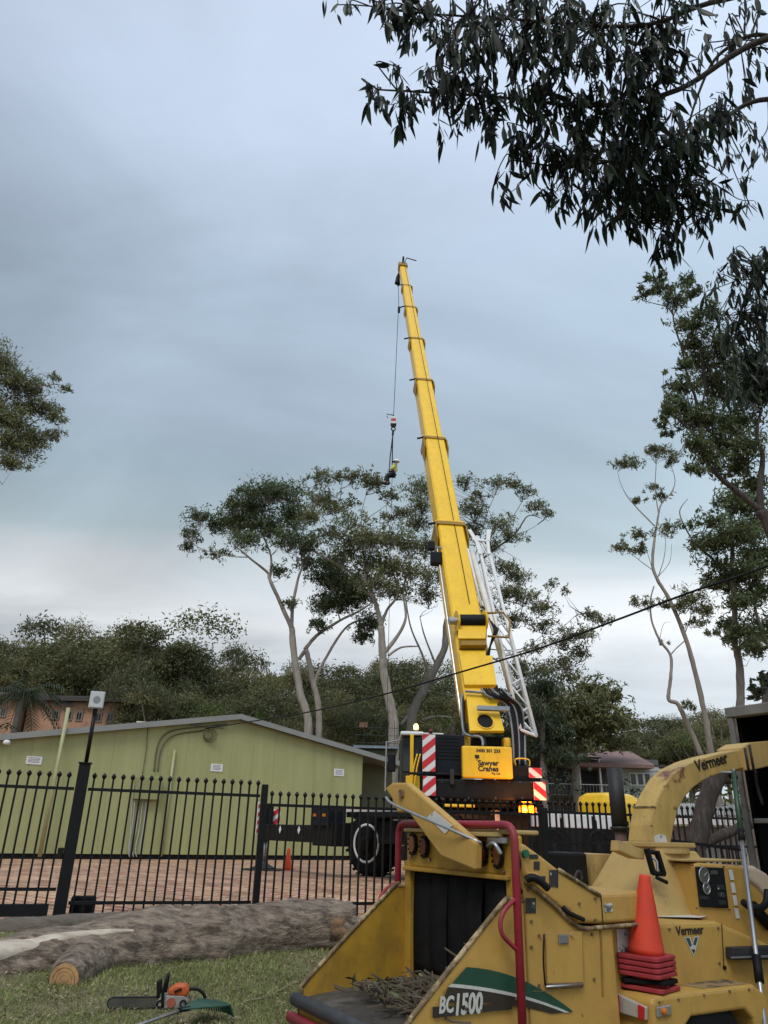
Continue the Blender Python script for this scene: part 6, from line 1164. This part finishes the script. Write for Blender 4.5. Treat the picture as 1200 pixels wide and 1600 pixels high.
logmesh('bark', LP, LR, BARKL, lg, seed=3)
PT = smoothpts(LP, 9); NS = len(PT); RS = np.interp(np.linspace(0, 1, NS), np.linspace(0, 1, len(LR)), LR); pv = []; k0 = int(NS * .60)
for i in range(k0, NS):
    t_ = (PT[min(i + 1, NS - 1)] - PT[max(i - 1, 0)]).normalized(); sd_ = t_.cross(V((0, 0, 1))).normalized(); u_ = sd_.cross(t_); wv = min(1, (i - k0) / 30) ; lo_ = math.radians(34 + 2 * math.sin(i * .31)); hi_ = lo_ + math.radians(6 + 84 * wv + 4 * math.sin(i * .23))
    for j in range(13): a = lo_ + (hi_ - lo_) * j / 12; pv.append(PT[i] + (sd_ * math.cos(a) * -(1) + u_ * math.sin(a)) * RS[i] * (1.0 + .125 * wv ** .5 + .006 * math.sin(i * .9 + j) - .14 * (abs(j - 6) / 6) ** 3))
meshobj('stripped_patch', pv, [(i * 13 + j, i * 13 + j + 1, (i + 1) * 13 + j + 1, (i + 1) * 13 + j) for i in range(NS - k0 - 1) for j in range(12)], WOODP, lg, smooth=True)
# sawn branch stub towards the camera
st0 = lpt(150, 1500, 9.5); st1 = lpt(101, 1531, 8.75); logmesh('branch_stub', [st0, st0.lerp(st1, .5) + V((0, 0, .02)), st1], [.36, .25, .168], BARKL, lg, n=24, rough=.10, seed=9)
sx_ = (st1 - st0).normalized(); cut = MB().lathe(st1 - sx_ * .01, [(.15, 0), (.15, .03), (.10, .034), (.04, .036)], 26, sx_).build('cut_end', CUT, lg)
for r_ in (.045, .08, .115): MB().torus(st1 + sx_ * .024, sx_, r_, .004, 26, 4).build('growth_ring', mat('ring_dark', (.30, .16, .07), .9, .2, 9), cut)
logmesh('bark_tear', [LP[0] + V((-.06, 0, 0)), LP[0].lerp(LP[1], .35), LP[0].lerp(LP[1], .55)], [.30, .325, .31], mat('torn_wood', (.26, .15, .075), .9, .5, 9, bump=.8, col2=(.06, .04, .03), thr=(.45, .6)), lg, n=16, ang=(math.radians(150), math.radians(205)), grow=1.02, rough=.12, seed=5)
lg2 = empty('fallen_log', (lpt(60, 1450, 10.4).x, 10.4, gz(-4, 10.4)), 0, 'slimmer brown log lying behind the huge one, at the left edge', 'log'); Q = [lpt(262, 1437, 10.75), lpt(150, 1446, 10.55), lpt(40, 1457, 10.3), lpt(-120, 1475, 10.0)]
logmesh('bark', Q, [.10, .15, .17, .18], mat('log_bark_brown', (.15, .125, .10), .95, .35, 6, col2=(.08, .065, .05), thr=(.5, .65), bump=.9, bscale=26, stretch=(.55, 2.2, 2.2)), lg2, n=24, seed=12)
# kerb strip along the fence
v0, v1 = FO + fd * -14, FO + fd * 4; kb = MB().prism([v0 - fn * .62, v1 - fn * .62, v1 + fn * .03, v0 + fn * .03], (0, 0, .05))
for v in kb.v: v.z += gz(v.x, v.y) - .01
o = kb.build('kerb', mat('concrete', (.20, .19, .175), .9, .25, 5, bump=.3)); o['kind'] = 'structure'
# chainsaw
csx = onP(270, 1578, V((0, 0, -.59)), V((0, 0, 1))); saw = empty('chainsaw', (csx.x, csx.y, gz(csx.x, csx.y)), math.radians(8), 'orange and grey chainsaw lying on the grass below the log', 'chainsaw'); saw.scale = (.92, .92, .86); saw.location.z -= .015
ORG = mat('saw_orange', (.52, .095, .018), .5, .2, 8, col2=(.22, .08, .04), thr=(.52, .72)); SGY = mat('saw_grey', (.30, .29, .27), .6, .3, 14, col2=(.09, .08, .06), thr=(.48, .62))
MB().prism([(-.16, -.06, .04), (.13, -.06, .03), (.15, -.06, .12), (.10, -.06, .17), (-.13, -.06, .17), (-.17, -.06, .10)], (0, .14, 0)).build('body', SGY, saw, local=True, bevel=.015)
MB().prism([(-.06, -.065, .165), (.13, -.065, .155), (.15, -.065, .21), (.11, -.065, .265), (-.0, -.065, .265), (-.07, -.065, .22)], (0, .15, 0)).build('top_cover', ORG, saw, local=True, bevel=.02)
MB().lathe((-.02, -.062, .10), [(.045, 0), (.045, .008)], 16, (0, -1, 0)).build('logo_disc', mat('saw_disc', (.35, .10, .06), .5, .2, 9), saw, local=True)
br = [(-.14, .05), (-.60, .035), (-.645, .06), (-.655, .095), (-.64, .13), (-.60, .145), (-.14, .15)]; bo = MB().prism([(x, -.03, z) for x, z in br], (0, .006, 0)).build('guide_bar', mat('bar_dark', (.06, .06, .045), .6, .3, 9), saw, local=True)
MB().tube([(x, -.027, z) for x, z in br], .009, 5).build('chain', DST, bo, local=True)
MB().tube(smoothpts([(-.10, -.075, .06), (-.11, -.085, .2), (-.09, -.08, .33), (-.09, 0, .35), (-.09, .07, .33), (-.10, .08, .15)], 5), .014, 8).build('front_handle', BLK, saw, local=True, smooth=True); MB().tube(smoothpts([(.12, 0, .21), (.22, 0, .215), (.30, 0, .16), (.30, 0, .08), (.2, 0, .04), (.12, 0, .05)], 5), .017, 8).build('rear_handle', BLK, saw, local=True, smooth=True)
MB().prism([(-.17, -.07, .14), (-.13, -.07, .18), (-.15, -.07, .31), (-.19, -.07, .30)], (0, .13, 0)).build('hand_guard', BLK, saw, local=True, bevel=.01); MB().beam((.0, -.07, .2), (.07, -.07, .23), .02, .02, (0, 1, 0)).build('cover_latch', BLK, saw, local=True)
for x in (-.13, .1): MB().torus((x, -.066, .09), (0, 1, 0), .03, .008, 16, 6).build('vent_ring', BLK, saw, local=True)
# rake
rk0 = onP(186, 1612, V((0, 0, -.52)), V((0, 0, 1))); rk1 = onP(288, 1577, V((0, 0, -.46)), V((0, 0, 1))); rk2 = onP(350, 1596, V((0, 0, -.57)), V((0, 0, 1)))
rake = empty('leaf_rake', (rk1.x, rk1.y, -.6), 0, 'green plastic leaf rake with silver handle lying beside the chainsaw', 'rake'); MB().tube([rk0 + (rk0 - rk1) * .8, rk1], .014, 8).build('handle', STEEL, rake, smooth=True)
RKG = mat('rake_green', (.018, .075, .045), .5, .15, 8); dx = (rk1 - rk0).normalized(); dx.z = 0; dx.normalize(); dyv = V((-dx.y, dx.x, 0)); mb = MB(); P1 = rk1.copy()
for k in range(19):
    a = (k - 9) / 9 * .55; d_ = (dx * math.cos(a) + dyv * math.sin(a)); e1_ = P1 + d_ * .40 + V((0, 0, .01)); e2_ = P1 + d_ * .44 + V((0, 0, -.08)); mb.beam(P1 + d_ * .05, e1_, .014, .008); mb.beam(e1_, e2_, .014, .008, dx)
mb.build('tines', RKG, rake); MB().prism([P1 - dyv * .02 - dx * .04, P1 + dyv * .02 - dx * .04, P1 + dx * .20 + dyv * .13, P1 + dx * .24, P1 + dx * .20 - dyv * .13], (0, 0, .012)).build('head_plate', RKG, rake, bevel=.004)
MB().tube([P1 + dx * .30 + dyv * math.tan(a_) * .30 for a_ in [i * .1 - .5 for i in range(11)]], .008, 5).build('tine_brace', RKG, rake); MB().tube([P1 - dx * .06, P1 + dx * .06], .02, 8).build('ferrule', BLK, rake)
# fallen branch on the lawn
def gp3(px, py): 
    d = ray(px, py); 
    for t in np.arange(5, 16, .02):
        p = CAM + d * t
        if p.z <= gz(p.x, p.y): return p
    return CAM + d * 9
tb2 = MB(); bp_ = [gp3(385, 1568), gp3(420, 1560), gp3(448, 1545), gp3(470, 1535)]; tb2.tube(smoothpts([p + V((0, 0, .02)) for p in bp_], 5), .012, 6); tb2.tube([gp3(375, 1560) + V((0, 0, .02)), gp3(386, 1575) + V((0, 0, .02))], .007, 5)
o = tb2.build('fallen_branch', mat('dry_branch', (.22, .17, .12), .9, .3, 9), smooth=True); tag(o, 'thin dry fallen branch on the grass left of the hopper', 'branch')
# grass, clippings
NG = 130000; gx = rng.uniform(-6.5, 1.0, NG); gy = rng.uniform(7.2, 12.0, NG); keep = (gy < 12.0 + .33 * gx - .7) & (gx > -.62 * gy) & (gx < .18 * gy - .4); gx, gy = gx[keep], gy[keep]
den = np.array([mn.noise(V((x * .9, y * .9, 0))) for x, y in zip(gx, gy)]); k2 = den > rng.uniform(-.75, .35, len(gx)); gx, gy, den = gx[k2], gy[k2], den[k2]
zz = np.array([gz(x, y) + (.025 * math.sin(x * 2.1 + y) * math.cos(y * 1.7 - x * .6) if y < 11 else 0) for x, y in zip(gx, gy)]); n = len(gx); P_ = np.stack([gx, gy, zz], 1); hh = rng.uniform(.025, .075, n) * (1 + .5 * den); d_ = unit(np.stack([rng.normal(size=n) * .5, rng.normal(size=n) * .5, np.ones(n)], 1)); sdn = unit(np.cross(d_, rng.normal(size=(n, 3)))); w_ = rng.uniform(.003, .006, n)[:, None]; H_ = hh[:, None]; ln_ = unit(rng.normal(size=(n, 3)) * [1, 1, .2]) * H_ * .35
vs = np.stack([P_ - sdn * w_, P_ + sdn * w_, P_ + d_ * H_ + ln_ + sdn * w_ * .2, P_ + d_ * H_ + ln_ - sdn * w_ * .2], 1).reshape(-1, 3)
o = fastmesh('grass', vs, quadidx(n), mat('grass_blade', (.255, .285, .10), .7, .4, 1.2, island=.5, trans=.2)); tag(o, 'short patchy lawn grass around the logs', 'grass', kind='stuff')
NC_ = 16000; gx = rng.uniform(-6, 1, NC_); gy = rng.uniform(7.2, 11.4, NC_); zz = np.array([gz(x, y) + .03 for x, y in zip(gx, gy)]); vs = leafquads(np.stack([gx, gy, zz], 1), unit(rng.normal(size=(NC_, 3)) * [1, 1, .25]), unit(rng.normal(size=(NC_, 3)) * .3 + [0, 0, 1]), rng.uniform(.015, .07, NC_), rng.uniform(.006, .018, NC_))
o = fastmesh('wood_chips', vs, quadidx(NC_), mat('chip_tan', (.26, .20, .125), .9, .4, 3, island=.5)); tag(o, 'dry leaves and wood chips scattered over the lawn', 'wood chips', kind='stuff')
